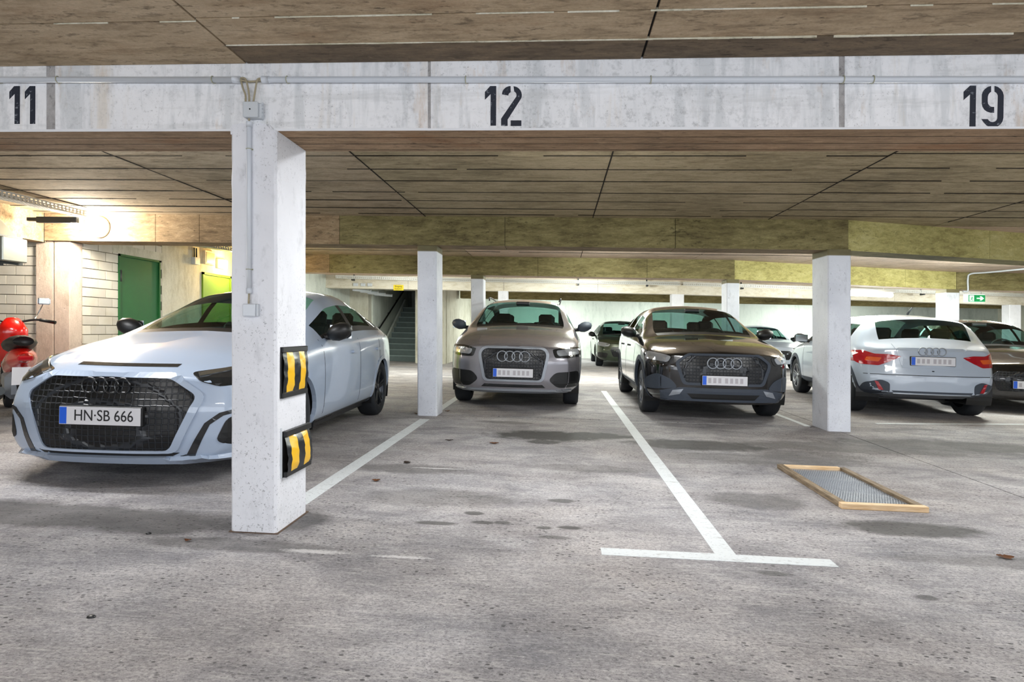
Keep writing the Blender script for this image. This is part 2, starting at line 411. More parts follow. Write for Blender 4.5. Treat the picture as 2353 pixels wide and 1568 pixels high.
# floor : three slabs with open joints over a dark bed
fl = thing('floor', None, None); fl['kind'] = 'structure'
for k in ('label', 'category'):
    if k in fl: del fl[k]
def slab(x0, x1, y0, y1):
    bm = bmesh.new(); box(bm, x0, x1, y0, y1, -.2, 0); o = obj('slab', bm, M['floor'], fl)
slab(-9, 3.125, -6, 7.13); slab(-9, 3.125, 7.165, 26); slab(3.137, 17, -6, 7.145+.1); slab(3.137, 17, 7.257, 26)
bm = bmesh.new(); box(bm, -9, 17, -6, 26, -.3, -.03); obj('joint_bed', bm, M['dark_gap'], fl)

# ceiling : formwork panels, each proud of the slab, with open joints
ce = thing('ceiling', None, None); ce['kind'] = 'structure'
for k in ('label', 'category'):
    if k in ce: del ce[k]
bm = bmesh.new(); box(bm, -9, 17, -6, 26, ZC+.012, ZC+.3); obj('slab', bm, M['dark_gap'], ce)
def panels(ys, xi0, xi1, mat, jit=.0015, gap=.006):
    for i in range(xi0, xi1):
        off = 0
        for a, b in zip(ys, ys[1:]):
            d = random.uniform(-jit, jit)
            bm = bmesh.new()
            box(bm, XJ[i]+gap, XJ[i+1]-gap, a+gap*.6, b-gap*.6, ZC+d, ZC+.02)
            obj('ceiling_panel', bm, mat(i) if callable(mat) else mat, ce)
panels([-6, -3, -1.5, -.2, .6, 1.2, 1.7, 2.12, 2.46, 2.70], 4, 10, M['ceil'])
panels([2.70, 2.90], 4, 10, M['ceil_dark'])  # darker row of panels next to the front beam
panels([-6, -3, -1.5, -.2, .6, 1.2, 1.75, 2.20, 2.48, 2.90], 1, 4, M['ceil'])
allrows = [6.95, 7.3]
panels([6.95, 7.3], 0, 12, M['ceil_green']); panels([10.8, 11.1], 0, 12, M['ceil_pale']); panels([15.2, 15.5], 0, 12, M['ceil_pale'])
bay1 = [3.24, 3.66, 4.11, 4.49, 4.87, 5.26, 5.70, 6.08, 6.47, 6.80, 6.95]
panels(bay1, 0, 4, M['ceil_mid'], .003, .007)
panels(bay1, 4, 12, lambda i: M['ceil_green'] if i < 8 else M['ceil_green'])
bm = bmesh.new()
for (xa, xb, y, dn) in [(-1.57, 8.3, 2.70, .95), (-1.57, 8.3, 2.46, .5), (-6, -1.58, 2.20, .35), (-6, -1.58, 2.48, .3)]:
    x = xa
    while x < xb:
        l = random.uniform(.03, .22)
        if random.random() < dn:
            h = random.uniform(.0006, .0026)*(1.3 if dn > .9 else .8)
            box(bm, x, min(x+l, xb), y-h, y+h*.6, ZC-.004-h, ZC+.01)
        x += l
obj('lime_crust', bm, M['lime'], ce, kind='stuff')
bm = bmesh.new()      # mouldy dark seams between the formwork boards
def seam(xa, xb, y, wmin, wmax, dn):
    x = xa
    while x < xb:
        l = random.uniform(.04, .16)
        if mnoise.noise(Vector((x*1.7, y*9, 0)))*.9+.5 < dn:
            h = random.uniform(wmin, wmax)*.5; box(bm, x, min(x+l+.003, xb), y-h, y+h, ZC-.0055, ZC+.01)
        x += l
for k, y in enumerate(bay1[1:-1]):
    seam(-9, -3.55, y, .010, .028, .6+.1*(k % 2)); seam(-9, -3.55, y, .004, .007, 1)
    seam(-3.54, -1.58, y, .003, .006, .75); seam(-1.57, 2.37, y, .003, .0075, .8); seam(2.39, 12, y-.06, .003, .0075, .85)
for y in (7.9, 8.6, 9.3, 10.1): seam(-6, 12, y, .006, .012, .8)
for y in (2.05, 1.7): seam(-6, 6, y, .002, .004, .6)
obj('mould_seam', bm, M['mould'], ce, kind='stuff')
bm = bmesh.new()
for xj in XJ[2:9]:
    y = 3.24
    while y < 6.95:
        l = random.uniform(.04, .2); h = random.uniform(.002, .0045)*(2.2 if xj < -3 else 1); box(bm, xj-h, xj+h, y, y+l, ZC-.005, ZC+.01); y += l*1.0
obj('mould_seam', bm, M['mould'], ce, kind='stuff')
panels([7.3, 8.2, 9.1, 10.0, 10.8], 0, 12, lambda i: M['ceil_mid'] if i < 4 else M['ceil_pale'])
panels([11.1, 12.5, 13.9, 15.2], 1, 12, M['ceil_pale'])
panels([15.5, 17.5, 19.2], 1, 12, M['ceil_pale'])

# ------------------------------------------------------------ beams
def beam(label, y0, y1, cuts, mats, zb=ZB, soffit='soffit', skew=None):
    t = thing('concrete_beam', label, 'beam', (0, y0, ZC))
    for (a, b), mt in zip(zip(cuts, cuts[1:]), mats):
        bm = bmesh.new()
        fs = box(bm, a+.003, b-.003, y0, y1, zb, ZC+.01)
        fs[0].material_index = 1
        obj('beam_section', bm, [M[mt], M[soffit]], t)
    bm = bmesh.new(); box(bm, cuts[0]+.01, cuts[-1]-.01, y0+.008, y1-.008, zb+.008, ZC+.005); obj('beam_core', bm, M['dark_gap'], t)
    return t
def wing_beam(label, x0, y0, th, cuts, mats, ang=WA, zb=ZB, soffit='olive'):
    d = Vector((math.cos(ang), math.sin(ang))); n = Vector((-d.y, d.x))
    t = thing('concrete_beam', label, 'beam', (x0, y0, ZC-K*x0))
    o = Vector((x0, y0))
    for (a, b), mt in zip(zip(cuts, cuts[1:]), mats):
        bm = bmesh.new()
        q = [o+d*(a+.003), o+d*(b-.003), o+d*(b-.003)+n*th, o+d*(a+.003)+n*th]
        fs = prism(bm, q, zb, ZC+.01); fs[0].material_index = 1
        obj('beam_section', bm, [M[mt], M[soffit]], t)
    return t
# painted front beam
t = thing('concrete_beam', 'white painted front beam carrying stencilled bay numbers and a grey conduit', 'beam', (0, 2.9, ZC))
cuts = [-9, -2.665, -2.615, -.645, -.630, 1.314, 1.340, 9]
for i, (a, b) in enumerate(zip(cuts, cuts[1:])):
    bm = bmesh.new(); jn = i % 2 == 1
    fs = box(bm, a, b, 2.9+(.0025 if jn else 0), 3.24, ZB, ZC+.01)
    fs[0].material_index = 1
    obj('beam_section' if not jn else 'joint_patch', bm, [M['rough' if jn else 'white_beam'], M['soffit']], t)
bm = bmesh.new()
for k in range(3): box(bm, -9, 9, 2.9+.105*(k+1)-.0022, 2.9+.105*(k+1)+.0022, ZB-.0006, ZB+.01)
obj('board_seam', bm, M['dark_gap'], t)
bm = bmesh.new()   # paint bead along the lower arris
x = -9
while x < 9:
    l = random.uniform(.03, .12); box(bm, x, x+l, 2.8975, 2.9, ZB, ZB+.012+.005*mnoise.noise(Vector((x*1.4, 0, 0)))+random.uniform(-.001, .001)); x += l
obj('paint_edge', bm, plain('fresh_white_paint', srgb(238, 240, 244), .6), t)
FRONT = t
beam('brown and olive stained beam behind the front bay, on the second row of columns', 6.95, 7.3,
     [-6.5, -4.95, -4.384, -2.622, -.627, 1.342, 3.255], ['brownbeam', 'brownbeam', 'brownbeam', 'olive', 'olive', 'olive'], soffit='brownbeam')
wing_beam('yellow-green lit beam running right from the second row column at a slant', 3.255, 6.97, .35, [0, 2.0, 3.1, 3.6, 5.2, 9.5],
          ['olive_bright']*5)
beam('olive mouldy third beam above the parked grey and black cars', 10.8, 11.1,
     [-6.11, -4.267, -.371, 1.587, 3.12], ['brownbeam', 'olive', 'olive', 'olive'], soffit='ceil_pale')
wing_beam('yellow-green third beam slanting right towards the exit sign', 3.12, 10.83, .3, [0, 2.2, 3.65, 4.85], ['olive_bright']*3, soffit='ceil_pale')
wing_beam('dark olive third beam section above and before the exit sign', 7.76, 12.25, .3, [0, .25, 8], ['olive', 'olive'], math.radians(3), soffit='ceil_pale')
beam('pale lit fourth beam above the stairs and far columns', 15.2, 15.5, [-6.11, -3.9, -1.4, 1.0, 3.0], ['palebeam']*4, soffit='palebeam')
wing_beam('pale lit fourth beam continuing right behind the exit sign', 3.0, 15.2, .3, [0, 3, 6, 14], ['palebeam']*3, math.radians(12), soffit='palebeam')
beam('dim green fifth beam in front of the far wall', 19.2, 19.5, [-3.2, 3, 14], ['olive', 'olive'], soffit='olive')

# ------------------------------------------------------------ columns
def column(x0, x1, y0, y1, label, mat='white_col_bare', top=ZB, proud=0, ang=0):
    t = thing('concrete_column', label, 'column', ((x0+x1)/2, (y0+y1)/2, -K*(x0+x1)/2))
    bm = bmesh.new()
    box(bm, x0, x1, y0, y1, 0, top, 0)
    es = [e for e in bm.edges if abs(e.verts[0].co.z-e.verts[1].co.z) > .5]
    bmesh.ops.bevel(bm, geom=es, offset=.012, segments=1, affect='EDGES')
    if ang:
        c = Vector(((x0+x1)/2, (y0+y1)/2, 0)); R = Matrix.Translation(c) @ Matrix.Rotation(ang, 4, 'Z') @ Matrix.Translation(-c)
        bm.transform(R)
    if proud:   # subdivide for worn edges
        bmesh.ops.subdivide_edges(bm, edges=[e for e in bm.edges if e.calc_length() > .5], cuts=60)
        for v in bm.verts:
            q = v.co*14
            n = mnoise.noise(q)
            if .02 < v.co.z < top-.01: v.co.x += n*.0022; v.co.y += mnoise.noise(q+Vector((9, 3, 1)))*.0022
    obj('shaft', bm, M[mat], t)
    return t
col1 = column(-1.655, -1.415, 2.885, 3.245, 'thick white column in front with striped bumper pads and a conduit', 'white_col', ZB+.002, 1)
bm = bmesh.new()   # ragged painted head over the beam face
pts = [(-1.655, ZB-.02), (-1.655, ZB+.012), (-1.645, ZB+.028), (-1.60, ZB+.036), (-1.56, ZB+.030), (-1.50, ZB+.036), (-1.452, ZB+.028), (-1.436, ZB+.01), (-1.42, ZB-.02)]
a = [bm.verts.new((x, 2.885, z)) for x, z in pts]; b = [bm.verts.new((x, 2.9, z)) for x, z in pts]
bm.faces.new(a[::-1]); n = len(a)
for i in range(n): bm.faces.new((a[i], a[(i+1) % n], b[(i+1) % n], b[i]))
obj('head', bm, M['white_col'], col1)
bm = bmesh.new()   # dirt line where the foot meets the deck
box(bm, -1.661, -1.406, 2.879, 3.254, -.001, .004); obj('mortar_foot', bm, plain('foot_mortar', srgb(112, 92, 78), .95, var=.5), col1)
column(-1.68, -1.445, 6.98, 7.345, 'slim white column of the second row left of the grey car')
column(3.0, 3.25, 6.88, 7.3, 'white column of the second row between the black car and white car')
column(-1.60, -1.37, 10.8, 11.15, 'third row column behind the left side of the grey car')
column(2.98, 3.2, 10.8, 11.15, 'third row column behind the right side of the black car')
column(7.52, 7.76, 12.15, 12.5, 'third row column beside the green exit sign')
column(-1.55, -1.3, 15.2, 15.5, 'pale far column seen just above the grey car roof', 'white_col')
column(2.85, 3.15, 15.2, 15.5, 'pale far column seen just above the black car roof', 'white_col')
column(12.2, 12.5, 17.1, 17.4, 'pale far column below the right of the exit sign', 'white_col')

# bare rough patch where the second beam was cast against its neighbour
# ------------------------------------------------------------ walls
def setting(name):
    t = thing(name, None, None); t['kind'] = 'structure'
    for k in ('label', 'category'):
        if k in t: del t[k]
    return t
wl = setting('wall_left')
XL = -6.11
bm = bmesh.new()
box(bm, XL-.3, XL-.02, 7.2, 7.83, 0, ZC); box(bm, XL-.3, XL-.02, 7.83, 8.68, 1.97, ZC); box(bm, XL-.3, XL-.02, 8.68, 8.72, 0, ZC)
obj('mortar', bm, M['mortar'], wl)
bm = bmesh.new(); box(bm, XL-.3, XL, 8.73, 17, 0, ZC); obj('plaster', bm, M['palewall'], wl)
def bricks(parent, a0, a1, mk, z1=ZC, skip=None, L=.24, hh=.113, j=.010):
    z = 0.004; r = 0
    while z < z1-.02:
        a = a0 - (L/2 if r % 2 else 0)
        while a < a1:
            s, e = max(a, a0), min(a+L, a1)
            if skip and z < 1.97:
                if s < 7.81 < e: e = 7.81
                elif s < 8.69 < e: s = 8.69
            zt = min(z+hh, z1-.005)
            if e-s > .03 and not (skip and skip(s, e, z, zt)):
                bm = bmesh.new(); d = random.uniform(-.002, .002); mk(bm, s, e, z, zt, d); obj('brick', bm, M['brick'], parent)
            a += L+j
        z += hh+j; r += 1
door = lambda s, e, z, zt: (e > 7.82 and s < 8.68 and z < 1.97)
bricks(wl, 7.21, 8.72, lambda bm, s, e, z, zt, d: box(bm, XL-.06, XL+d, s, e, z, zt, 0), skip=door)
bm = bmesh.new(); box(bm, XL-.05, XL+.002, 7.70, 8.80, 1.99, 2.11); obj('lintel', bm, M['palewall'], wl)
# green steel door in the brick wall
d1 = setting('door_1'); d1.location = (XL, 7.82, -K*XL)
bm = bmesh.new()
box(bm, XL-.06, XL+.012, 7.815, 7.845, 0, 1.985); box(bm, XL-.06, XL+.012, 8.655, 8.685, 0, 1.985); box(bm, XL-.06, XL+.012, 7.815, 8.685, 1.955, 1.985)
obj('door_frame', bm, M['green_door'], d1)
bm = bmesh.new(); box(bm, XL-.05, XL-.012, 7.845, 8.655, .01, 1.953); obj('door_leaf', bm, M['green_door'], d1)
for z in (1.6, .3):
    bm = bmesh.new(); tube(bm, [(XL+.012, 7.85, z), (XL+.012, 7.85, z+.16)], .012, 8); obj('hinge', bm, M['steel_dark'], d1)
bm = bmesh.new(); tube(bm, [(XL-.01, 8.58, 1.02), (XL+.05, 8.58, 1.02), (XL+.05, 8.47, 1.02)], .009, 8); obj('door_handle', bm, M['black'], d1)
# second, lime green door further along
d2 = setting('door_2'); d2.location = (XL, 9.8, -K*XL)
bm = bmesh.new(); box(bm, XL, XL+.03, 9.75, 9.79, 0, 1.92); box(bm, XL, XL+.03, 10.60, 10.64, 0, 1.92); box(bm, XL, XL+.03, 9.75, 10.64, 1.88, 1.92); obj('door_frame', bm, M['green_door2'], d2)
bm = bmesh.new(); box(bm, XL, XL+.015, 9.79, 10.60, .01, 1.88); obj('door_leaf', bm, M['green_door2'], d2)
# pier at the end of the brick walls + front-facing brick wall
wf = setting('wall_front_left')
bm = bmesh.new(); box(bm, -9, -6.565, 7.06, 7.3, 0, ZC); obj('mortar', bm, M['mortar'], wf)
bricks(wf, -8.0, -6.575, lambda bm, s, e, z, zt, d: box(bm, s, e, 7.03+d, 7.1, z, zt, 0), L=.24)
p = thing('concrete_pier', 'pinkish concrete pier with a vertical crack between the two brick walls', 'pier', (-6.4, 7.0, .15))
bm = bmesh.new(); box(bm, -6.56, -6.335, 6.99, 7.19, 0, ZB-.003); obj('pier_half', bm, M['pinkwall'], p)
bm = bmesh.new(); box(bm, -6.32, XL, 6.99, 7.19, 0, ZB-.003, bevel=.008); obj('pier_half', bm, M['pinkwall'], p)
bm = bmesh.new(); box(bm, -6.34, -6.31, 7.02, 7.18, 0, ZB-.003); obj('crack_filler', bm, M['dark_gap'], p)
# edge beam above the left wall, coming towards the camera
t = thing('concrete_beam', 'short pale edge beam running along the left wall above the duct', 'beam', (-6.3, 6.3, 2.3))
bm = bmesh.new(); fs = prism(bm, [(-6.42, 6.98), (-6.9, 6.98), (-6.7, 3.3), (-6.22, 3.3)][::-1], ZB-.02, ZC+.01); obj('beam_section', bm, M['brownbeam'], t)
bm = bmesh.new(); fs = prism(bm, [(-6.41, 6.95), (-6.43, 6.98), (-6.5, 6.99), (-6.5, 6.94)][::-1], ZB-.02, ZC); obj('crack_filler', bm, M['dark_gap'], t)
ws = setting('wall_stairs')
bm = bmesh.new(); box(bm, -4.15, -3.3, 17, 17.3, 0, ZC); box(bm, XL, -5.55, 17, 17.3, 0, ZC); box(bm, -5.55, -4.15, 17, 17.3, 2.12, ZC); obj('plaster', bm, M['palewall'], ws)
wr = setting('wall_stairwell_left')
bm = bmesh.new(); box(bm, -5.75, -5.5, 17.3, 22, 0, 4); obj('plaster', bm, M['tealwall'], wr)
wr = setting('wall_stairwell_right')
bm = bmesh.new(); box(bm, -4.0, -3.75, 17.3, 22, 0, 4); obj('plaster', bm, M['tealwall'], wr)
wr = setting('wall_stairwell_end')
bm = bmesh.new(); box(bm, -5.75, -3.75, 22, 22.2, 0, 4); obj('end_plaster', bm, M['tealwall'], wr)
bm = bmesh.new(); box(bm, XL-.002, XL+.004, 13.2, 17, 0, ZC); obj('cool_light_tint', bm, M['tealwall'], wl)  # thin sheet carrying the teal light on this stretch in its colour
wc = setting('wall_corridor')
bm = bmesh.new(); box(bm, -3.5, -3.28, 17.3, 23, 0, ZC); obj('plaster', bm, M['palewall'], wc)
wb = setting('wall_back')
bm = bmesh.new(); box(bm, -3.5, 17, 23, 23.3, 0, ZC); obj('plaster', bm, M['tealwall'], wb)
wx = setting('wall_right')
bm = bmesh.new(); box(bm, 16, 16.3, 4, 23, 0, ZC); obj('plaster', bm, M['palewall'], wx)
wy = setting('wall_far_left')
bm = bmesh.new(); box(bm, -9.2, -9, -6, 7.1, 0, ZC); obj('plaster', bm, M['palewall'], wy)

# stairs
st = thing('staircase', 'grey concrete stairs going up in the dark stairwell behind the slim column', 'stairs', (-4.7, 17.6, .11))
for k in range(10):
    bm = bmesh.new(); y = 17.7+.285*k; z = .172*(k+1)
    box(bm, -5.38, -4.01, y, y+.36, max(z-.20, 0), z-.018); obj('step', bm, M['stair'], st)
    bm = bmesh.new(); box(bm, -5.38, -4.01, y-.015, y+.30, z-.018, z+.012); obj('tread', bm, M['stair_edge'], st)
bm = bmesh.new()
pr = [(17.4, 0), (17.8, 0), (17.8+.285*10, .172*10), (17.8+.285*10, .172*10+.3), (17.4, .12)]
a = [bm.verts.new((-5.44, y, z)) for y, z in pr]; b = [bm.verts.new((-5.38, y, z)) for y, z in pr]
bm.faces.new(a); bm.faces.new(b[::-1])
for i in range(5): bm.faces.new((a[i], b[i], b[(i+1) % 5], a[(i+1) % 5]))
obj('stringer', bm, M['tealwall'], st)
hr = thing('handrail', 'dark handrail climbing the left wall of the stairwell', 'handrail', (-5.42, 17.5, 1))
bm = bmesh.new(); tube(bm, [(-5.40, 17.4, .95), (-5.40, 17.5, .95), (-5.40, 20.4, 2.3)], .025, 8); obj('rail', bm, M['black'], hr)
for k in range(3):
    bm = bmesh.new(); tube(bm, [(-5.5, 17.8+k, 1.02+.46*k), (-5.40, 17.8+k, 1.06+.46*k)], .01, 6); obj('bracket', bm, M['black'], hr)

# ------------------------------------------------------------ painted lines on the deck
def mark(x0, x1, y0, y1, label, skew=0):
    bm = bmesh.new(); prism(bm, [(x0, y0), (x1, y0), (x1+skew, y1), (x0+skew, y1)], -.001, .0018)
    return tag(obj('parking_line', bm, M['line']), label, 'marking')
mark(-1.585, -1.475, 3.38, 6.72, 'white bay line between the front column and the slim column')
mark(-1.58, -1.48, 7.5, 11.2, 'faint white bay line left of the grey car')
mark(.75, .85, 2.925, 10.6, 'long white bay line between the grey car and the black car')
mark(.205, 1.285, 2.835, 2.925, 'white crossbar ending the long bay line, nearest to the camera')
mark(2.88, 2.95, 7.2, 11.2, 'thin white bay line right of the black car', 0)
bm = bmesh.new(); prism(bm, [(3.9, 7.60), (7.5, 8.3), (7.5, 8.37), (3.9, 7.67)], -.001, .0018); tag(obj('parking_line', bm, M['line']), 'faint white line in front of the white car seen from behind', 'marking')
bm = bmesh.new(); prism(bm, [(5.95, 7.9), (6.03, 7.9), (7.3, 6.6), (7.2, 6.6)][::-1], -.001, .0018); tag(obj('parking_line', bm, M['line']), 'diagonal white line at the right edge beside the dark car', 'marking')

# ------------------------------------------------------------ stencilled numbers on the front beam (flat print)
def at(px, py, Y=2.9):
    r = (px-1176.5)/1364; c, s = math.cos(TH), math.sin(TH); d = Y/(r*s+c); X = d*(r*c-s); return X, H-(py-759)/1364*d+K*X
def arc(cx, cy, rx, ry, a0, a1, n=10):
    return [(cx+rx*math.cos(math.radians(a0+(a1-a0)*k/n)), cy-ry*math.sin(math.radians(a0+(a1-a0)*k/n))) for k in range(n+1)]
def stencil(name, label, shapes):
    bm = bmesh.new()
    for sh_ in shapes:
        q = [at(x, y) for x, y in sh_]
        a = [bm.verts.new((x, 2.8985, z)) for x, z in q]; b = [bm.verts.new((x, 2.9, z)) for x, z in q]
        f = bm.faces.new(a); n = len(a)
        for i in range(n): bm.faces.new((a[i], b[i], b[(i+1) % n], a[(i+1) % n]))
    bmesh.ops.recalc_face_normals(bm, faces=bm.faces)
    bmesh.ops.triangulate(bm, faces=[f for f in bm.faces if len(f.verts) > 4])
    o = obj(name, bm, M['ink'], FRONT); o['label'] = label; return o
def one(x, y, w, h):   # x,y = upper left of the flag; w,h overall
    return [(x+.47*w, y), (x+w, y), (x+w*.985, y+h), (x+w*.49, y+h), (x+w*.51, y+.20*h), (x, y+.345*h), (x, y+.15*h)]
stencil('stencil_number', 'black stencilled number 11', [one(22, 198, 24, 87), one(57.5, 198, 24, 87)])
two = [(1153.5, 217)] + arc(1174, 217, 20.5, 19, 180, 92, 7) + [(1173.5, 211)] + arc(1174, 220, 6, 7.5, 100, 178, 3)
twob = [(1180, 198.3)] + arc(1179, 219, 20, 20.5, 85, -20, 8) + [(1166.5, 275), (1166.5, 289.5), (1151.5, 289.5), (1151.5, 273), (1183.5, 226.5)] + arc(1179, 219, 8, 9, -25, 70, 5)
stencil('stencil_number', 'black stencilled number 12', [one(1114.3, 198, 26, 91), two, twob, [(1173.5, 277), (1198, 277), (1198, 289.8), (1173.5, 289.8)]])
s9 = 1930/160.0
P9 = lambda L: [(2180+x/s9, 180+y/s9) for x, y in L]
nineL = P9([(1170, 215), (1080, 240), (1000, 300), (945, 375), (918, 460), (915, 700), (935, 790), (985, 870), (1060, 925), (1150, 955), (1255, 957), (1255, 797), (1180, 795), (1120, 760), (1085, 710), (1075, 640), (1078, 520), (1095, 455), (1130, 405), (1170, 378)])
nineR = P9([(1268, 213), (1360, 245), (1440, 305), (1495, 385), (1520, 480), (1510, 1100), (1485, 1200), (1425, 1285), (1340, 1345), (1240, 1370), (1140, 1358), (1050, 1310), (980, 1240), (905, 1135), (1078, 1135), (1110, 1180), (1160, 1210), (1215, 1218), (1280, 1200), (1325, 1160), (1345, 1110), (1362, 480), (1340, 430), (1310, 395), (1268, 372)])
oneR = P9([(590, 205), (755, 205), (738, 1365), (572, 1365), (590, 445), (410, 605), (410, 375)])
stencil('stencil_number', 'black stencilled number 19', [oneR, nineL, nineR])

# ------------------------------------------------------------ conduits, junction box, switch
zp = at(1200, 187.5, 2.88)[1]; yp = 2.9-.018
def conduit(x0, x1, label):
    t = thing('conduit', label, 'conduit', (x0, yp, zp-K*x0))
    zz = lambda x: at(max(x*480+1250, 0), 187.5, yp)[1] if 0 else zp + (x+.17)*0.0093*(-1)
    bm = bmesh.new(); tube(bm, [(x0, yp, zz(x0)), (x1, yp, zz(x1))], .0148, 14); obj('pipe', bm, M['pipe'], t)
    return t, zz
# the conduit runs level with the picture of the beam: drop of 2.26 m at right end
def zpipe(x): return 2.277 + (x+.4)*(-.0093)
tl = thing('conduit', 'grey plastic conduit on the front beam left of the junction box', 'conduit', (-2.2, yp, zpipe(-2.2)+K*2.2))
bm = bmesh.new(); tube(bm, [(-4.5, yp, zpipe(-4.5)), (-1.612, yp, zpipe(-1.612))], .0148, 14); obj('pipe', bm, M['pipe'], tl)
tr_ = thing('conduit', 'long grey plastic conduit on the front beam right of the junction box', 'conduit', (.4, yp, zpipe(.4)-K*.4))
bm = bmesh.new(); tube(bm, [(-1.475, yp, zpipe(-1.475)), (4.5, yp, zpipe(4.5))], .0148, 14); obj('pipe', bm, M['pipe'], tr_)
def coupling(xa, xb, par):
    bm = bmesh.new(); tube(bm, [(xa, yp, zpipe(xa)), (xb, yp, zpipe(xb))], .0172, 16); obj('coupling', bm, M['pipe'], par)
coupling(-1.64, -1.60, tl); coupling(-1.487, -1.45, tr_)
def clip(x, par):
    bm = bmesh.new(); pts = [(x, yp+.0175*math.cos(a), zpipe(x)+.0175*math.sin(a)) for a in [2*PI*k/12 for k in range(13)]]
    tube(bm, pts, .0022, 6); box(bm, x-.006, x+.006, yp+.012, 2.9, zpipe(x)-.012, zpipe(x)+.012); obj('clip', bm, M['clip'], par)
for px in (4, 140, 494): clip(at(px, 187)[0], tl)
for px in (664, 1072, 1494, 1933, 2001): clip(at(px, 187)[0], tr_)
jb = thing('junction_box', 'square grey junction box where beam meets the front column', 'box', (-1.555, 2.88, 2.14))
jx0, jz1 = at(559, 234, 2.86); jx1, jz0 = at(593, 270, 2.86)
bm = bmesh.new(); box(bm, jx0+.002, jx1+.012, 2.868, 2.9, jz0, jz1-.002, bevel=.004); obj('box_body', bm, M['jbox'], jb)
bm = bmesh.new(); box(bm, jx0, jx1, 2.852, 2.868, jz0, jz1, bevel=.004); obj('lid', bm, M['jbox'], jb)
bm = bmesh.new(); lathe(bm, [(.0001, 2.8505), (.004, 2.8505), (.004, 2.853)], 'y', 10, ((jx0+jx1)/2, 0, (jz0+jz1)/2)); obj('screw', bm, M['steel_dark'], jb)
for k in range(4):
    bm = bmesh.new(); z = jz0+.012+k*.019; box(bm, jx1+.010, jx1+.017, 2.872, 2.89, z, z+.012, bevel=.002); obj('gland', bm, M['jbox'], jb)
ztop = jz1
cab = [[(-1.60, yp, zpipe(-1.6)+.004), (-1.585, yp-.004, ztop+.075), (-1.572, yp-.004, ztop+.04), (-1.570, 2.875, ztop)],
       [(-1.60, yp, zpipe(-1.6)+.008), (-1.57, yp-.006, zpipe(-1.6)-.002), (-1.553, yp-.006, ztop+.05), (-1.551, 2.875, ztop)],
       [(-1.487, yp, zpipe(-1.487)+.006), (-1.51, yp-.004, zpipe(-1.5)-.004), (-1.524, yp-.004, ztop+.045), (-1.530, 2.875, ztop)],
       [(-1.60, yp, zpipe(-1.6)-.002), (-1.56, yp+.004, zpipe(-1.6)-.008), (-1.52, yp+.004, zpipe(-1.6)-.006), (-1.487, yp, zpipe(-1.5))]]
lab = ['leftmost beige cable curling down into the junction box', 'middle beige cable curling down into the junction box',
       'rightmost beige cable curling down into the junction box', 'beige cable bridging the gap between the two conduits']
for q, l_ in zip(cab, lab):
    bm = bmesh.new(); tube(bm, curve_pts(q, 8), .0048, 8); tag(obj('cable', bm, M['cable'], smooth=True), l_, 'cable')
vc = thing('conduit', 'vertical grey conduit down the front face of the front column', 'conduit', (-1.55, 2.87, 1.7))
bm = bmesh.new(); tube(bm, [(-1.5505, 2.873, 2.045), (-1.5505, 2.873, 1.225)], .0115, 12); obj('pipe', bm, M['pipe'], vc)
for z in (2.058, 1.222):
    bm = bmesh.new(); tube(bm, [(-1.5505, 2.873, z-.014), (-1.5505, 2.873, z+.014)], .0140, 12); obj('coupling', bm, M['pipe'], vc)
for z in (1.935, 1.33):
    bm = bmesh.new(); tube(bm, [(-1.5505+.0135*math.cos(a), 2.873+.0135*math.sin(a), z) for a in [2*PI*k/12 for k in range(13)]], .002, 6); box(bm, -1.566, -1.535, 2.88, 2.886, z-.003, z+.003); obj('clip', bm, M['clip'], vc)
bm = bmesh.new(); tube(bm, [(-1.5505, 2.873, jz0), (-1.5505, 2.873, 2.07)], .0048, 8); obj('cable', bm, M['cable'], vc)
bm = bmesh.new(); tube(bm, [(-1.5505, 2.873, 1.21), (-1.553, 2.873, 1.15)], .0048, 8); obj('cable', bm, M['cable'], vc)
sx0, sz1 = at(558, 698, 2.86); sx1, sz0 = at(587, 728, 2.86)
sw = thing('light_switch', 'white surface mounted light switch on the front column', 'switch', ((sx0+sx1)/2, 2.88, (sz0+sz1)/2+.036))
bm = bmesh.new(); box(bm, sx0+.004, sx1+.010, 2.866, 2.886, sz0+.002, sz1, bevel=.003); obj('switch_box', bm, M['jbox'], sw)
bm = bmesh.new(); box(bm, sx0, sx1, 2.852, 2.866, sz0, sz1, bevel=.005); obj('rocker', bm, M['pipe'], sw)

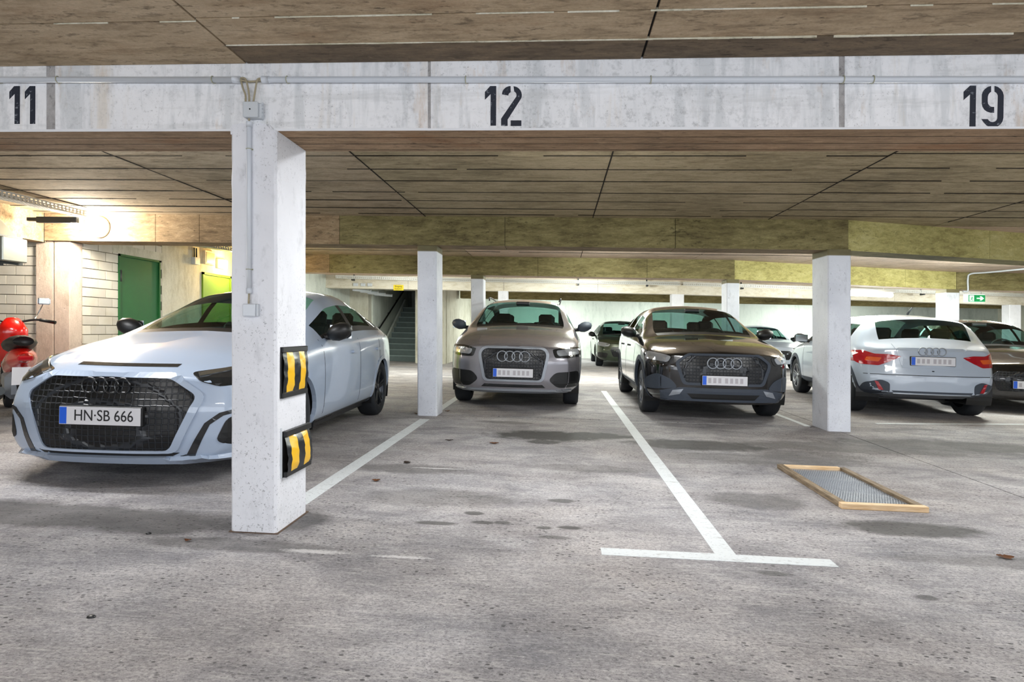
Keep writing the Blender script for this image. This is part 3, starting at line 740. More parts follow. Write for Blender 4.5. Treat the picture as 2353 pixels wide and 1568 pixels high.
# ------------------------------------------------------------ striped bumper pads on the column's right face
def pad(z0, z1, y0, y1, label, bulge=.018, slack=.0):
    t = thing('bumper_pad', label, 'bumper pad', (-1.415, (y0+y1)/2, (z0+z1)/2+.033))
    bm = bmesh.new(); box(bm, -1.416, -1.409, y0, y1, z0, z1, bevel=.002); obj('backing', bm, M['rubber'], t)
    for a, b in ((z1-.03, z1), (z0, z0+.03)):
        bm = bmesh.new(); box(bm, -1.412, -1.400+slack*.5, y0+.006, y1-.003, a, b, bevel=.004); obj('strip', bm, M['rubber'], t)
    n = 16; m_ = 12
    def cell(i0, i1, mat, name):
        bm = bmesh.new(); g = []
        for i in range(i0, i1+1):
            row = []
            for k in range(m_+1):
                u = i/n; v = k/m_
                y = y0+.012+(y1-y0-.018)*u; z = z0+.025+(z1-z0-.05)*v
                bl = bulge*(math.sin(PI*min(max(v, .02), .98))**.5)*(.4+.6*math.sin(PI*min(max(u, .03), .97))**.5)
                wr = .0016*math.sin(14*u+19*v)+.004*mnoise.noise(Vector((u*5+v*3, v*6-u*2, z0*9)))
                row.append(bm.verts.new((-1.409+bl+wr+slack*(1-v)*.8, y, z)))
            g.append(row)
        for a, b in zip(g, g[1:]):
            for k in range(m_):
                f = bm.faces.new((a[k], b[k], b[k+1], a[k+1])); f.smooth = True
        obj(name, bm, M[mat], t)
    for i0, i1, mt in ((0, 2, 'foam_black'), (2, 6, 'yellow'), (6, 10, 'foam_black'), (10, 14, 'yellow'), (14, 16, 'foam_black')):
        cell(i0, i1, mt, 'stripe')
    return t
pad(.676, .940, 2.925, 3.235, 'upper yellow and black striped bumper pad on the front column')
pad(.268, .505, 2.942, 3.26, 'lower yellow and black striped bumper pad, hanging slightly loose', .024, .02)
bm = bmesh.new(); box(bm, -1.416, -1.411, 2.928, 2.942, .27, .525); tag(obj('glue_strip', bm, M['jbox']), 'narrow grey strip beside the lower bumper pad', 'strip')

# ------------------------------------------------------------ wooden frame with wire mesh on the deck
wf_ = thing('mesh_frame', 'wooden frame with wire mesh lying on the deck at right', 'frame', (1.985, 4.33, -K*1.985))
fx0, fx1, fy0, fy1 = 1.735, 2.24, 3.79, 4.865
for (a, b, c, d, mt) in [(fx0, fx1+.005, fy0, fy0+.045, 'wood'), (fx0+.045, fx1-.045, fy1-.045, fy1, 'wood'), (fx0, fx0+.045, fy0+.046, fy1+.01, 'wood_grey'), (fx1-.045, fx1, fy0+.046, fy1-.02, 'wood_grey')]:
    bm = bmesh.new(); box(bm, a, b, c, d, .001, .036, bevel=.002); obj('batten', bm, M[mt], wf_)
bm = bmesh.new(); pit = .0165
x = fx0+.045
nx = int((fx1-fx0-.09)/pit); ny = int((fy1-fy0-.09)/pit)
def strand(pts, w=.0009):
    for p, q in zip(pts, pts[1:]):
        p = Vector(p); q = Vector(q); d = (q-p); s_ = Vector((-d.y, d.x, 0)).normalized()*w
        a = [p-s_, p+s_, q+s_, q-s_]; up = Vector((0, 0, .0013))
        lo_ = [bm.verts.new(v) for v in a]; hi_ = [bm.verts.new(v+up) for v in a]
        bm.faces.new(hi_); bm.faces.new((lo_[0], lo_[3], hi_[3], hi_[0])); bm.faces.new((lo_[1], hi_[1], hi_[2], lo_[2])) 
for i in range(nx+1):
    xx = fx0+.045+i*pit
    pts = []
    for j_ in range(0, ny+1):
        yy = fy0+.045+j_*pit
        pts.append((xx+(.004 if j_ % 2 else -.004), yy, .014+.002*math.sin(yy*9+xx*5)))
    strand(pts)
    pts = [(p[0]+pit/2 if False else xx-(p[0]-xx)+pit*.5, p[1], p[2]) for p in pts]
    strand(pts)
for j_ in range(ny+1):
    yy = fy0+.045+j_*pit
    pts = [(fx0+.045+i*(fx1-fx0-.09)/8, yy, .0145+.002*math.sin(yy*9)) for i in range(9)]
    strand(pts, .0007)
obj('wire_mesh', bm, M['wire'], wf_, kind='stuff')
bm = bmesh.new(); box(bm, fx0+.045, fx1-.045, fy0+.045, fy1-.045, .001, .002); obj('dark_dust', bm, plain('dust_under_mesh', srgb(140, 145, 152), .9, var=.4), wf_)

# ------------------------------------------------------------ leaves and litter
def leaf(x, y, l, w, rot, mat, label, curl=.006):
    bm = bmesh.new(); n = 8; L = []; Rr = []; Mid = []
    for k in range(n+1):
        u = k/n; ww = w*math.sin(PI*u)**.7*(1+.35*math.sin(7*u*PI)*(1 if k % 2 else .4))*.5
        z = .003+curl*abs(u-.5)*2
        Mid.append((u*l-l/2, 0, z)); L.append((u*l-l/2, ww, z+curl*.6)); Rr.append((u*l-l/2, -ww, z+curl*.4))
    R = Matrix.Rotation(rot, 3, 'Z')
    mk = lambda A: [bm.verts.new(R @ Vector(p)+Vector((x, y, 0))) for p in A]
    a, b, c = mk(L), mk(Mid), mk(Rr)
    for k in range(n):
        for q, r_ in ((a, b), (b, c)):
            try: bm.faces.new((q[k], r_[k], r_[k+1], q[k+1]))
            except Exception: pass
    ex = bmesh.ops.solidify(bm, geom=bm.faces[:], thickness=.0012)
    return tag(obj('dry_leaf', bm, M[mat]), label, 'leaf')
leaf(-.59, 5.44, .085, .05, .1, 'leaf', 'reddish dry leaf left of the large oil stain')
leaf(-1.17, 4.53, .06, .05, -.4, 'leaf_dark', 'dark curled leaf on the deck right of the left bay line')
leaf(-1.24, 3.97, .055, .045, .2, 'leaf', 'brown leaf on the deck close to the left bay line')
leaf(-1.02, 5.50, .075, .03, .1, 'leaf_dark', 'dark twig-like leaf behind the other leaves near the slim column')
leaf(2.17, 3.07, .075, .05, -.2, 'leaf', 'tan leaf near the right edge beyond the crossbar')
leaf(-1.78, 2.73, .035, .022, 0, 'leaf', 'small tan leaf in front of the front column on its left')
leaf(-1.40, 7.42, .07, .04, .5, 'leaf', 'reddish leaf at the right foot of the slim column')
leaf(-1.72, 7.1, .06, .04, 2.5, 'leaf', 'reddish leaf at the left foot of the slim column')
def disc(x, y, r, label, rx=1.4):
    bm = bmesh.new(); lathe(bm, [(.0002, .006), (r*.75, .006), (r, .003), (r, 0)], 'z', 14, (0, 0, 0))
    bm.transform(Matrix.Translation((x, y, 0)) @ Matrix.Diagonal((rx, 1, 1, 1))); tag(obj('black_pebble', bm, M['rubber'], smooth=False), label, 'litter')
disc(-1.656, 1.988, .011, 'black round speck of litter at the lower left of the deck')
disc(-2.03, 2.80, .010, 'small black speck of litter on the deck left of the front column')

# ------------------------------------------------------------ cable trays
def tray(pts, w_, h_, label, drop=0, hang=None, mat='galv_pale'):
    """perforated steel tray along a polyline: flange rails, punched web and bottom"""
    t = thing('cable_tray', label, 'cable tray', pts[0])
    bm = bmesh.new()
    for p, q in zip(pts, pts[1:]):
        p = Vector(p); q = Vector(q); d = q-p; L = d.length; d.normalize()
        s_ = Vector((-d.y, d.x, 0)).normalized(); up = Vector((0, 0, 1))
        R = Matrix((d, s_, up)).transposed()
        def bar(u0, u1, sv, zv, ds, dz):
            obox(bm, p+d*((u0+u1)/2)+s_*sv+up*zv, u1-u0, ds, dz, R)
        for sd in (-1, 1):
            for zf in (0, .5, 1.0): bar(0, L, sd*w_/2, h_*zf, .0025, h_*.24 if zf != .5 else h_*.16)
        n = int(L/.05)
        for k in range(n):
            for sd in (-1, 1): bar(k*.05, k*.05+.022, sd*w_/2, h_/2, .0025, h_)
        for k in range(5): bar(0, L, -w_/2+w_*k/4, -h_*.08, w_*.1, .002)
        for k in range(n): bar(k*.05, k*.05+.02, 0, -h_*.08, w_, .002)
    obj('perforated_channel', bm, M[mat], t, kind='stuff')
    bm = bmesh.new()
    for k in range(3):
        tube(bm, [Vector(p)+Vector((.03*k-.03, 0 if abs(Vector(pts[1])[0]-Vector(pts[0])[0]) > .5 else .0, .012)) for p in pts], .009, 6)
    obj('cable', bm, M['cable'], t)
    if hang:
        for h in hang:
            h = Vector(h); bm = bmesh.new()
            box(bm, h.x-.02, h.x+.02, h.y-w_/2, h.y+w_/2+.05, h.z-.045, h.z-.01); box(bm, h.x-.015, h.x+.015, h.y+w_/2+.02, h.y+w_/2+.05, h.z-.045, ZC)
            obj('bracket', bm, M['steel_dark'], t)
    return t
tl_ = tray([(-5.70, 3.6, 2.275), (-5.62, 6.6, 2.275)], .13, .06, 'perforated cable tray under the ceiling at far left by the round lamp')
bm = bmesh.new(); box(bm, -6.10, -5.60, 6.5, 6.54, 2.18, 2.25); box(bm, -6.22, -6.10, 6.5, 6.54, 2.20, 2.24); obj('bracket', bm, M['steel_dark'], tl_)
tray([(-5.85, 7.9, 2.235), (-5.1, 10.75, 2.26)], .14, .05, 'grey cable tray behind the second beam above the green doors', mat='galv')
tray([(-5.6, 14.6, 2.25), (-3.6, 14.95, 2.25), (3.0, 14.95, 2.25)], .12, .06, 'long perforated cable tray crossing above the stairs and far cars', hang=[(-5.2, 14.7, 2.24), (.5, 14.95, 2.24), (2.2, 14.95, 2.24)])
tray([(3.06, 14.97, 2.25), (7.0, 15.75, 2.25), (13.0, 17.0, 2.25)], .12, .06, 'perforated cable tray continuing right behind the exit sign', hang=[(4.6, 15.3, 2.24), (9.5, 16.3, 2.24)])
# small boxes under the tray near the stairs
for k, x in enumerate((-5.35, -5.15, -4.97)):
    bm = bmesh.new(); box(bm, x, x+.12, 15.14, 15.2, 2.09, 2.17, bevel=.006)
    tag(obj('junction_box', bm, M['jbox']), ['leftmost', 'middle', 'rightmost'][k]+' of three small grey boxes on the far beam by the stairs', 'box')
# pipes along stairwell entry
pr_ = thing('pipe_rack', 'rack of white capped pipes hanging left of the stairs opening', 'pipes', (-5.3, 16.4, 2.0))
for k in range(4):
    bm = bmesh.new(); y = 15.7+.33*k; x = -5.05+.10*k
    tube(bm, [(x-.5, y, 2.03-.02*k), (x, y, 2.0-.02*k)], .04, 10); obj('pipe', bm, M['pipe'], pr_)
bm = bmesh.new(); box(bm, -5.45, -5.0, 15.6, 16.9, 2.07, 2.11); obj('rack_plate', bm, M['galv'], pr_)

# ------------------------------------------------------------ lamps (each lamp's light is part of the lamp)
gx, gz = -5.674, 2.205
lp = thing('round_lamp', 'glowing round wall lamp on the second beam at far left', 'lamp', (gx, 6.95, gz-K*gx))
bm = bmesh.new(); lathe(bm, [(.13, 6.95), (.135, 6.93), (.125, 6.91)], 'y', 28, (gx, 0, gz)); obj('lamp_base', bm, M['pipe'], lp)
bm = bmesh.new(); lathe(bm, [(.122, 6.915), (.118, 6.885), (.095, 6.858), (.05, 6.843), (.0005, 6.838)], 'y', 28, (gx, 0, gz)); obj('lamp_glass', bm, M['globe'], lp)
pl = point('round_lamp_light', (gx, 6.62, gz-K*gx-.04), .10, 165, (1, .90, .74))
bm = bmesh.new(); box(bm, -5.92, -5.84, 6.90, 6.95, 2.16, 2.235, bevel=.004); jb2 = tag(obj('junction_box', bm, M['jbox']), 'small white junction box left of the round lamp', 'box')
bm = bmesh.new(); tube(bm, [(-5.87, 6.92, 2.235), (-5.87, 6.92, 2.30), (-5.75, 6.9, 2.32)], .008, 8); tag(obj('cable', bm, M['pipe']), 'white cable rising from the small junction box to the tray', 'cable')
al = thing('wall_lamp', 'amber glowing square lamp above the lime green door', 'lamp', (XL, 10.3, 2.12))
bm = bmesh.new(); box(bm, XL, XL+.04, 10.18, 10.42, 2.03, 2.20, bevel=.006); obj('lamp_base', bm, M['pipe'], al)
bm = bmesh.new(); box(bm, XL+.04, XL+.10, 10.20, 10.40, 2.04, 2.19, bevel=.012); obj('lamp_glass', bm, M['amber'], al)
point('wall_lamp_light', (XL+.3, 10.3, 2.2), .06, 45, (1, .66, .2))
ub = thing('utility_box', 'small grey electrical box with pipes right of the green door', 'box', (XL, 9.5, 2.1))
bm = bmesh.new(); box(bm, XL, XL+.07, 9.46, 9.60, 2.02, 2.14, bevel=.005); obj('box_body', bm, M['jbox'], ub)
bm = bmesh.new(); tube(bm, [(XL+.03, 9.5, 2.14), (XL+.03, 9.5, 2.3)], .012, 6); tube(bm, [(XL+.03, 9.56, 2.14), (XL+.03, 9.56, 2.3)], .012, 6); obj('pipe', bm, M['steel_dark'], ub)
cb = thing('wall_cabinet', 'framed glass wall box left of the amber lamp', 'cabinet', (XL, 9.95, 2.2))
bm = bmesh.new(); box(bm, XL, XL+.05, 9.78, 10.08, 2.06, 2.30, bevel=.004); obj('frame', bm, M['palebeam'], cb)
bm = bmesh.new(); box(bm, XL+.05, XL+.056, 9.81, 10.05, 2.09, 2.27); obj('pane', bm, M['galv'], cb)
def tubelamp(x, y, label, L=1.5, e=45, ang=0, z=2.30, col=(.95, 1, .93), up=.25, fat=.016):
    t = thing('tube_lamp', label, 'lamp', (x, y, z-K*x), group=None)
    R = Matrix.Rotation(ang, 3, 'Z')
    def part_(name, dx, dy, dz, zz, mt):
        bm = bmesh.new(); obox(bm, (x, y, zz), dx, dy, dz, R); obj(name, bm, mt, t)
    part_('housing', L, .10, .045, z+.02+fat, M['pipe'])
    if z < 2.25:
        for dd in (-.5, .5):
            q_ = R @ Vector((dd, 0, 0)); bm = bmesh.new(); tube(bm, [(x+q_.x, y+q_.y, z+.05), (x+q_.x, y+q_.y, ZC)], .006, 6); obj('hanger', bm, M['pipe'], t)
    d = R @ Vector((L/2-.05, 0, 0)); bm = bmesh.new(); c = Vector((x, y, z)); tube(bm, [c-d, c+d], fat, 10); obj('tube', bm, M['tube'], t)
    area('tube_lamp_light', (x, y, z-K*x-.03), L, .12, e, col, (0, 0, ang))
    if up: point('tube_lamp_glow', (x, y, z-K*x-.16), .12, e*up, col)
    return t
tubelamp(-3.6, 13.2, 'fluorescent tube lamp behind the third beam above the stairs approach', e=70, up=1)
tubelamp(.7, 13.2, 'fluorescent tube lamp behind the third beam above the grey car', e=100, up=1.6)
tubelamp(6.6, 13.4, 'bright fluorescent tube lamp over the white car at right', e=150, ang=WA, z=2.0, up=1.4, fat=.055)
tubelamp(10.8, 14.8, 'fluorescent tube lamp right of the exit sign', e=110, ang=WA, up=1)
tubelamp(-.6, 20.8, 'fluorescent tube lamp before the far wall left', e=150, up=1)
tubelamp(3.8, 20.8, 'fluorescent tube lamp before the far wall middle', e=105, up=1)
tubelamp(9.0, 20.8, 'fluorescent tube lamp before the far wall right', e=150, up=1)
tubelamp(-3.9, 9.0, 'added fluorescent fill lamp hidden behind the second beam at left', e=20, up=.7, z=2.31, L=1.2)  # unseen lamps from here to the wing, added to lift this bay
tubelamp(1.0, 9.0, 'added fluorescent fill lamp hidden behind the second beam', e=30, up=2.4, z=2.31, L=1.2)
tubelamp(4.5, 9.1, 'added fluorescent fill lamp hidden behind the wing beam', e=26, up=2.6, ang=WA, z=2.31, L=1.2)
tubelamp(7.0, 9.8, 'added fluorescent fill lamp between second and third wing beams', e=80, up=1.8, ang=WA, z=2.31, L=1.2)  # added to brighten the ceiling and beams of the wing
for x_, n_ in ((-3.6, 'leftmost'), (.3, 'middle'), (3.9, 'rightmost')):  # unseen lamps added to light the deck and ceiling of the front bay
    tubelamp(x_, 3.75, n_+' of three added fluorescent fill lamps hidden behind the painted front beam', e=52, z=2.31, L=1.5, col=(.97, .98, 1))
for x_, n_ in ((-3.6, 'left'), (.3, 'middle'), (4.2, 'right')):  # fill lamps added out of view behind the camera
    tubelamp(x_, -1.2, 'added fluorescent fill lamp in the aisle behind the photographer, '+n_, e=50, z=2.3, col=(.95, .97, 1))

# ------------------------------------------------------------ signs
def textmesh(txt, size, mat, name, parent, M4, label=None, ext=.0008, align='CENTER'):
    cu = bpy.data.curves.new(name, 'FONT'); cu.body = txt; cu.size = size; cu.extrude = ext; cu.align_x = align; cu.align_y = 'CENTER'
    o = bpy.data.objects.new('tmp', cu); C.objects.link(o)
    dg = bpy.context.evaluated_depsgraph_get(); me = bpy.data.meshes.new_from_object(o.evaluated_get(dg)); bpy.data.objects.remove(o)
    me.transform(M4); me.materials.clear(); me.materials.append(mat)
    for p in me.polygons: p.material_index = 0
    q = bpy.data.objects.new(name, me); C.objects.link(q); q.parent = parent
    if label: q['label'] = label
    return q
def wall_text_matrix(x, y, z):   # text facing -Y, local to parent
    return Matrix.Translation((x, y, z)) @ Matrix.Rotation(PI/2, 4, 'X')
ys = thing('yellow_sign', 'small yellow sign with black lettering on the beam above the stairs', 'sign', (-4.152, 15.2, 2.07+.0967))
bm = bmesh.new(); box(bm, -4.285, -4.02, 15.185, 15.2, 1.998, 2.142, bevel=.004); obj('panel', bm, M['sign_yellow'], ys)
textmesh('Eingang', .062, M['plate_text'], 'lettering', ys, wall_text_matrix(0, -.0165, .032), ext=.001)
textmesh('freihalten', .05, M['plate_text'], 'lettering', ys, wall_text_matrix(0, -.0165, -.032), ext=.001)
ex = thing('exit_sign', 'green running man exit sign with right arrow hanging from the ceiling', 'sign', (8.66, 13.0, 1.92-K*8.66))
bm = bmesh.new(); obox(bm, (8.62, 13.06, 1.925), .36, .09, .165, Matrix.Rotation(-.08, 3, 'Z'), bevel=.006); obj('sign_housing', bm, M['exit_white'], ex)
R = Matrix.Rotation(-.08, 3, 'Z')
def onsign(pts, name, mat, off=.0):
    bm = bmesh.new()
    o = Vector((8.64, 13.012-off, 1.92))
    a = [bm.verts.new(o + R @ Vector((x, -.002, z))) for x, z in pts]; b = [bm.verts.new(o + R @ Vector((x, 0, z))) for x, z in pts]
    bm.faces.new(a); n = len(a)
    for i in range(n): bm.faces.new((a[i], b[i], b[(i+1) % n], a[(i+1) % n]))
    bmesh.ops.recalc_face_normals(bm, faces=bm.faces)
    return obj(name, bm, mat, ex)
onsign([(-.15, -.07), (.16, -.07), (.16, .07), (-.15, .07)], 'sign_face', M['exit_green'])
onsign([(-.135, -.06), (-.05, -.06), (-.05, .06), (-.135, .06)], 'doorway', M['exit_white'], .003)
onsign([(0, -.012), (.075, -.012), (.055, -.042), (.09, -.042), (.135, 0), (.09, .042), (.055, .042), (.075, .012), (0, .012)], 'arrow', M['exit_white'], .003)
for pts in ([(-.098, .030), (-.088, .036), (-.079, .031), (-.079, .022), (-.088, .017), (-.097, .021)],
            [(-.11, .012), (-.08, .015), (-.068, .0), (-.06, -.002), (-.062, -.008), (-.074, -.006), (-.082, .002), (-.092, -.018), (-.075, -.03), (-.07, -.052), (-.078, -.053), (-.085, -.036), (-.102, -.026), (-.112, -.048), (-.13, -.048), (-.13, -.041), (-.117, -.040), (-.104, -.015), (-.098, .004), (-.110, .003), (-.118, -.008), (-.125, -.005)]):
    onsign(pts, 'running_figure', M['exit_green'], .006)
for dx in (-.1, .12):
    bm = bmesh.new(); tube(bm, [(8.63+dx, 13.05, 2.0), (8.63+dx, 13.05, ZC)], .008, 6); obj('hanger', bm, M['pipe'], ex)
cn = thing('conduit', 'white conduit bending from the ceiling down beside the exit sign', 'conduit', (7.95, 12.25, 2.1))
bm = bmesh.new(); tube(bm, curve_pts([(8.45, 10.6, ZC-.03), (8.15, 11.9, ZC-.03), (8.0, 12.2, ZC-.035), (7.96, 12.23, 2.25), (7.96, 12.23, 2.02), (7.9, 12.22, 2.0), (7.86, 12.22, 2.0)], 5), .016, 8); obj('pipe', bm, M['pipe'], cn)

# galvanised duct at far left
du = thing('ventilation_duct', 'galvanised ventilation duct end at the far left edge', 'duct', (-5.9, 6.0, 1.85))
bm = bmesh.new()
pr = [(-5.97, 1.93), (-5.97, 1.66), (-6.05, 1.66), (-6.5, 2.0), (-6.5, 2.36), (-6.3, 2.25)]
a = [bm.verts.new((x, 5.85, z)) for x, z in pr]; b = [bm.verts.new((x, 6.15, z)) for x, z in pr]; n = len(pr)
bm.faces.new(a[::-1]); bm.faces.new(b)
for i in range(n): bm.faces.new((a[i], a[(i+1) % n], b[(i+1) % n], b[i]))
bmesh.ops.recalc_face_normals(bm, faces=bm.faces); obj('duct_elbow', bm, M['galv'], du)
bm = bmesh.new(); box(bm, -5.98, -5.95, 5.83, 6.17, 1.64, 1.95); obj('flange', bm, M['steel_dark'], du)
bm = bmesh.new(); box(bm, -5.95, -5.87, 5.85, 6.15, 1.665, 1.925, bevel=.01); obj('end_piece', bm, M['galv'], du)
bm = bmesh.new(); box(bm, -6.22, -5.97, 5.9, 5.96, 1.615, 1.64); obj('support_rail', bm, M['steel_dark'], du)
#CARS
# ------------------------------------------------------------ cars
def gsm(xs, pts, sig):
    a = np.interp(xs, [p[0] for p in pts], [p[1] for p in pts])
    if sig <= 0: return a
    dx = xs[1]-xs[0]; k = max(1, int(3*sig/dx)); g = np.exp(-.5*(np.arange(-k, k+1)*dx/sig)**2); g /= g.sum()
    sl = a[1]-a[0]; sr = a[-1]-a[-2]
    ap = np.concatenate([a[0]-sl*np.arange(k, 0, -1), a, a[-1]+sr*np.arange(1, k+1)])
    return np.convolve(ap, g, 'valid')
def bspl(P, t):
    """clamped quadratic B-spline through control points P at parameter t in [0, n-1]"""
    n = len(P)-1; i = int(min(max(math.floor(t+.5), 0), n)); f = t-(i-.5)
    p0 = P[i-1] if i > 0 else P[0]*2-P[1] if False else P[0]; p1 = P[i]; p2 = P[i+1] if i < n else P[n]
    if i == 0: p0 = P[0]+(P[0]-P[1])
    if i == n: p2 = P[n]+(P[n]-P[n-1])
    a = (p0+p1)/2; c = (p1+p2)/2
    return (1-f)**2*a + 2*f*(1-f)*p1 + f*f*c
def inpoly(x, y, poly):
    r = False; j = len(poly)-1
    for i in range(len(poly)):
        xi, yi = poly[i]; xj, yj = poly[j]
        if (yi > y) != (yj > y) and x < (xj-xi)*(y-yi)/(yj-yi)+xi: r = not r
        j = i
    return r
def rounded(poly, r=.03, n=4):
    out = []; N = len(poly)
    for i in range(N):
        p = Vector(poly[i]); a = Vector(poly[i-1]); b = Vector(poly[(i+1) % N])
        la = min(r, (a-p).length*.45); lb = min(r, (b-p).length*.45)
        s = p+(a-p).normalized()*la; e = p+(b-p).normalized()*lb
        for k in range(n+1):
            t = k/n; q = (1-t)**2*s+2*t*(1-t)*p+t*t*e; out.append((q.x, q.y))
    return out
def dens(poly, d):
    out = []
    for i in range(len(poly)):
        a = Vector(poly[i]); b = Vector(poly[(i+1) % len(poly)]); n = max(1, int((b-a).length/d))
        for k in range(n): q = a.lerp(b, k/n); out.append((q.x, q.y))
    return out
def inset(poly, d):
    """inset a polygon (any winding) by d"""
    A = sum(poly[i-1][0]*poly[i][1]-poly[i][0]*poly[i-1][1] for i in range(len(poly)))
    s = 1 if A > 0 else -1; out = []; N = len(poly)
    for i in range(N):
        p = Vector(poly[i]); e1 = (p-Vector(poly[i-1])).normalized(); e2 = (Vector(poly[(i+1) % N])-p).normalized()
        n1 = Vector((-e1.y, e1.x))*s; n2 = Vector((-e2.y, e2.x))*s; b = (n1+n2)
        b = b/max(b.length_squared/2, .35); q = p+b*d; out.append((q.x, q.y))
    return out

class Car:
    def __init__(c, sp, label, cat='car', group=None):
        c.sp = sp; c.L, c.W = sp['L'], sp['W']; c.paint = M[sp['paint']]
        c.root = thing(sp.get('name', 'car'), label, cat, (0, 0, 0), group)
        c.body()
    def o(c, name, bm, mat, parent=None, smooth=False, label=None, kind=None):
        q = obj(name, bm, mat, parent or c.root, smooth=smooth, sh=False, kind=kind)
        if label: q['label'] = label
        return q
    def warp(c, x, y, z):
        sp = c.sp; W2 = c.W/2
        wf = max(0, 1-x/1.0)**2; wr = max(0, 1-(c.L-x)/.8)**2
        pf = np.interp(z, [p[0] for p in sp['noseprof']], [p[1] for p in sp['noseprof']])
        pr = np.interp(z, [p[0] for p in sp['tailprof']], [p[1] for p in sp['tailprof']])
        return x + wf*(sp.get('bow', .26)*(abs(y)/W2)**2.6 + pf) - wr*(sp.get('bowr', .16)*(abs(y)/W2)**2.6 + pr)
    def body(c):
        sp = c.sp; L = c.L; N = int(L/.033); xs = np.linspace(0, L, N+1)
        zt = gsm(xs, sp['top'], .06); be = gsm(xs, sp['belt'], .08); wd = gsm(xs, sp['w'], .05)
        zb = gsm(xs, sp['zb'], .05); rr = gsm(xs, sp['rail'], .09); rd = gsm(xs, sp['drop'], .06)
        ts = [i/5 for i in range(0, 41)]    # t 0..8
        c.ts = ts; nt = len(ts); half = []
        for i, x in enumerate(xs):
            w_, b, t_, s_ = wd[i], zb[i], zt[i], be[i]
            s_ = min(s_, t_-rd[i]*.6-.01)
            cr = sp.get('crease', .0)
            P = [np.array(p) for p in [(0, b), (.80*w_, b), (.975*w_, b+.07), (w_, b+.42*(s_-b)), (.988*w_-cr, s_-.10), (.93*w_, s_),
                                       (rr[i]*w_, t_-rd[i]), (.52*rr[i]*w_, t_-.012), (0, t_)]]
            half.append([bspl(P, t) for t in ts])
        half = np.array(half)     # N+1, nt, 2
        # full ring (right half then mirrored)
        def ring(i, s=1, zc=None):
            h = half[i]; zc_ = (h[0][1]+h[-1][1])/2
            pts = [(p[0]*s, zc_+(p[1]-zc_)*s) for p in h] + [(-p[0]*s, zc_+(p[1]-zc_)*s) for p in h[-2:0:-1]]
            return [Vector((y, c.warp(xs[i], y, z), z)) for y, z in pts]
        rings = [ring(0, s) for s in (.02, .25, .5, .75, .9, .97)] + [ring(i) for i in range(N+1)] + [ring(N, s) for s in (.97, .9, .75, .5, .25, .02)]
        xr = [0]*6+list(xs)+[L]*6
        nr = len(rings[0]); full = [v for r in rings for v in r]; faces = []; key = []
        ax = sp['axles']; ra = sp['arch']
        for i in range(len(rings)-1):
            cap = i < 6 or i >= 6+N
            xm = (xr[i]+xr[i+1])/2
            for k in range(nr):
                k2 = (k+1) % nr; faces.append((i*nr+k, (i+1)*nr+k, (i+1)*nr+k2, i*nr+k2))
                kk = k if k < nt-1 else nr-1-k      # mirrored segment index
                t = (ts[kk]+ts[kk+1])/2
                ce_ = (rings[i][k]+rings[i+1][k2])/2; ky = 'b'
                if not cap:
                    for a in ax:
                        if abs(ce_.x) > .5 and t < 5 and (xm-a)**2+(ce_.z-sp['tyre'])**2 < (ra+.02)**2: ky = None
                    if sp.get('glass', True):
                        if t > 6.2 and sp['ws'][0] < xm < sp['ws'][1]: ky = 'ws'
                        elif t > 6.2 and sp['rs'][0] < xm < sp['rs'][1]: ky = 'rs'
                        elif 5.2 < t < 5.8 and sp['sw'][0] < xm < sp['sw'][1]:
                            ky = 'sw'
                            for pl_ in sp['pillars']:
                                if pl_[0] < xm < pl_[1]: ky = 'pil'
                        elif 5.0 < t < 5.2 and sp['sw'][0] < xm < sp['sw'][1]: ky = 'trim'
                        if t > 6.2 and ky == 'b' and (sp['ws'][0]-.10 < xm <= sp['ws'][0]): ky = 'pil'
                key.append(ky)
        c.bvh = BVHTree.FromPolygons(full, faces)
        oz = -L/2
        def make(keys, name, mat, sidesel=None, smooth=True):
            bm = bmesh.new(); vm = {}
            for f, k in zip(faces, key):
                if k not in keys: continue
                if sidesel is not None:
                    cy = sum(full[i].x for i in f)
                    if (cy > 0) != (sidesel > 0): continue
                vs = []
                for i in f:
                    if i not in vm: vm[i] = bm.verts.new(full[i]+Vector((0, oz, 0)))
                    vs.append(vm[i])
                try: bm.faces.new(vs)
                except Exception: pass
            return c.o(name, bm, mat, smooth=smooth)
        make(('b',), 'body', c.paint)
        if sp.get('glass', True):
            make(('ws',), 'windscreen', M['glass']); make(('rs',), 'rear_window', M['glass'])
            for s in (1, -1): make(('sw',), 'side_window', M['glass'], s)
            make(('pil', 'trim'), 'window_trim', M['black'])
        c.faces = faces
        # arches
        for a in ax:
            for s in (1, -1):
                bm = bmesh.new(); n = 24; yo = s*(c.W/2-.04); yi = s*(c.W/2-.34)
                A = [PI*(-.12)+PI*1.24*k/n for k in range(n+1)]
                o_ = [bm.verts.new((yo, a+oz+(ra+.03)*math.cos(t), sp['tyre']+(ra+.03)*math.sin(t))) for t in A]
                i_ = [bm.verts.new((yi, a+oz+(ra+.03)*math.cos(t), sp['tyre']+(ra+.03)*math.sin(t))) for t in A]
                for k in range(n): bm.faces.new((o_[k], o_[k+1], i_[k+1], i_[k]))
                bm.faces.new(i_)
                c.o('wheel_arch_liner', bm, M['black'])
                ro = ra+sp.get('archw', .035)
                poly = [(a+ro*math.cos(t), sp['tyre']+ro*math.sin(t)) for t in A] + [(a+(ra-.012)*math.cos(t), sp['tyre']+(ra-.012)*math.sin(t)) for t in A[::-1]]
                c.side(poly, 'wheel_arch', c.paint if sp.get('archpaint', True) else M['cladding'], s, off=.006, d=.03, skirt=.03)
        wm = c.wheels()
        c.bottom()
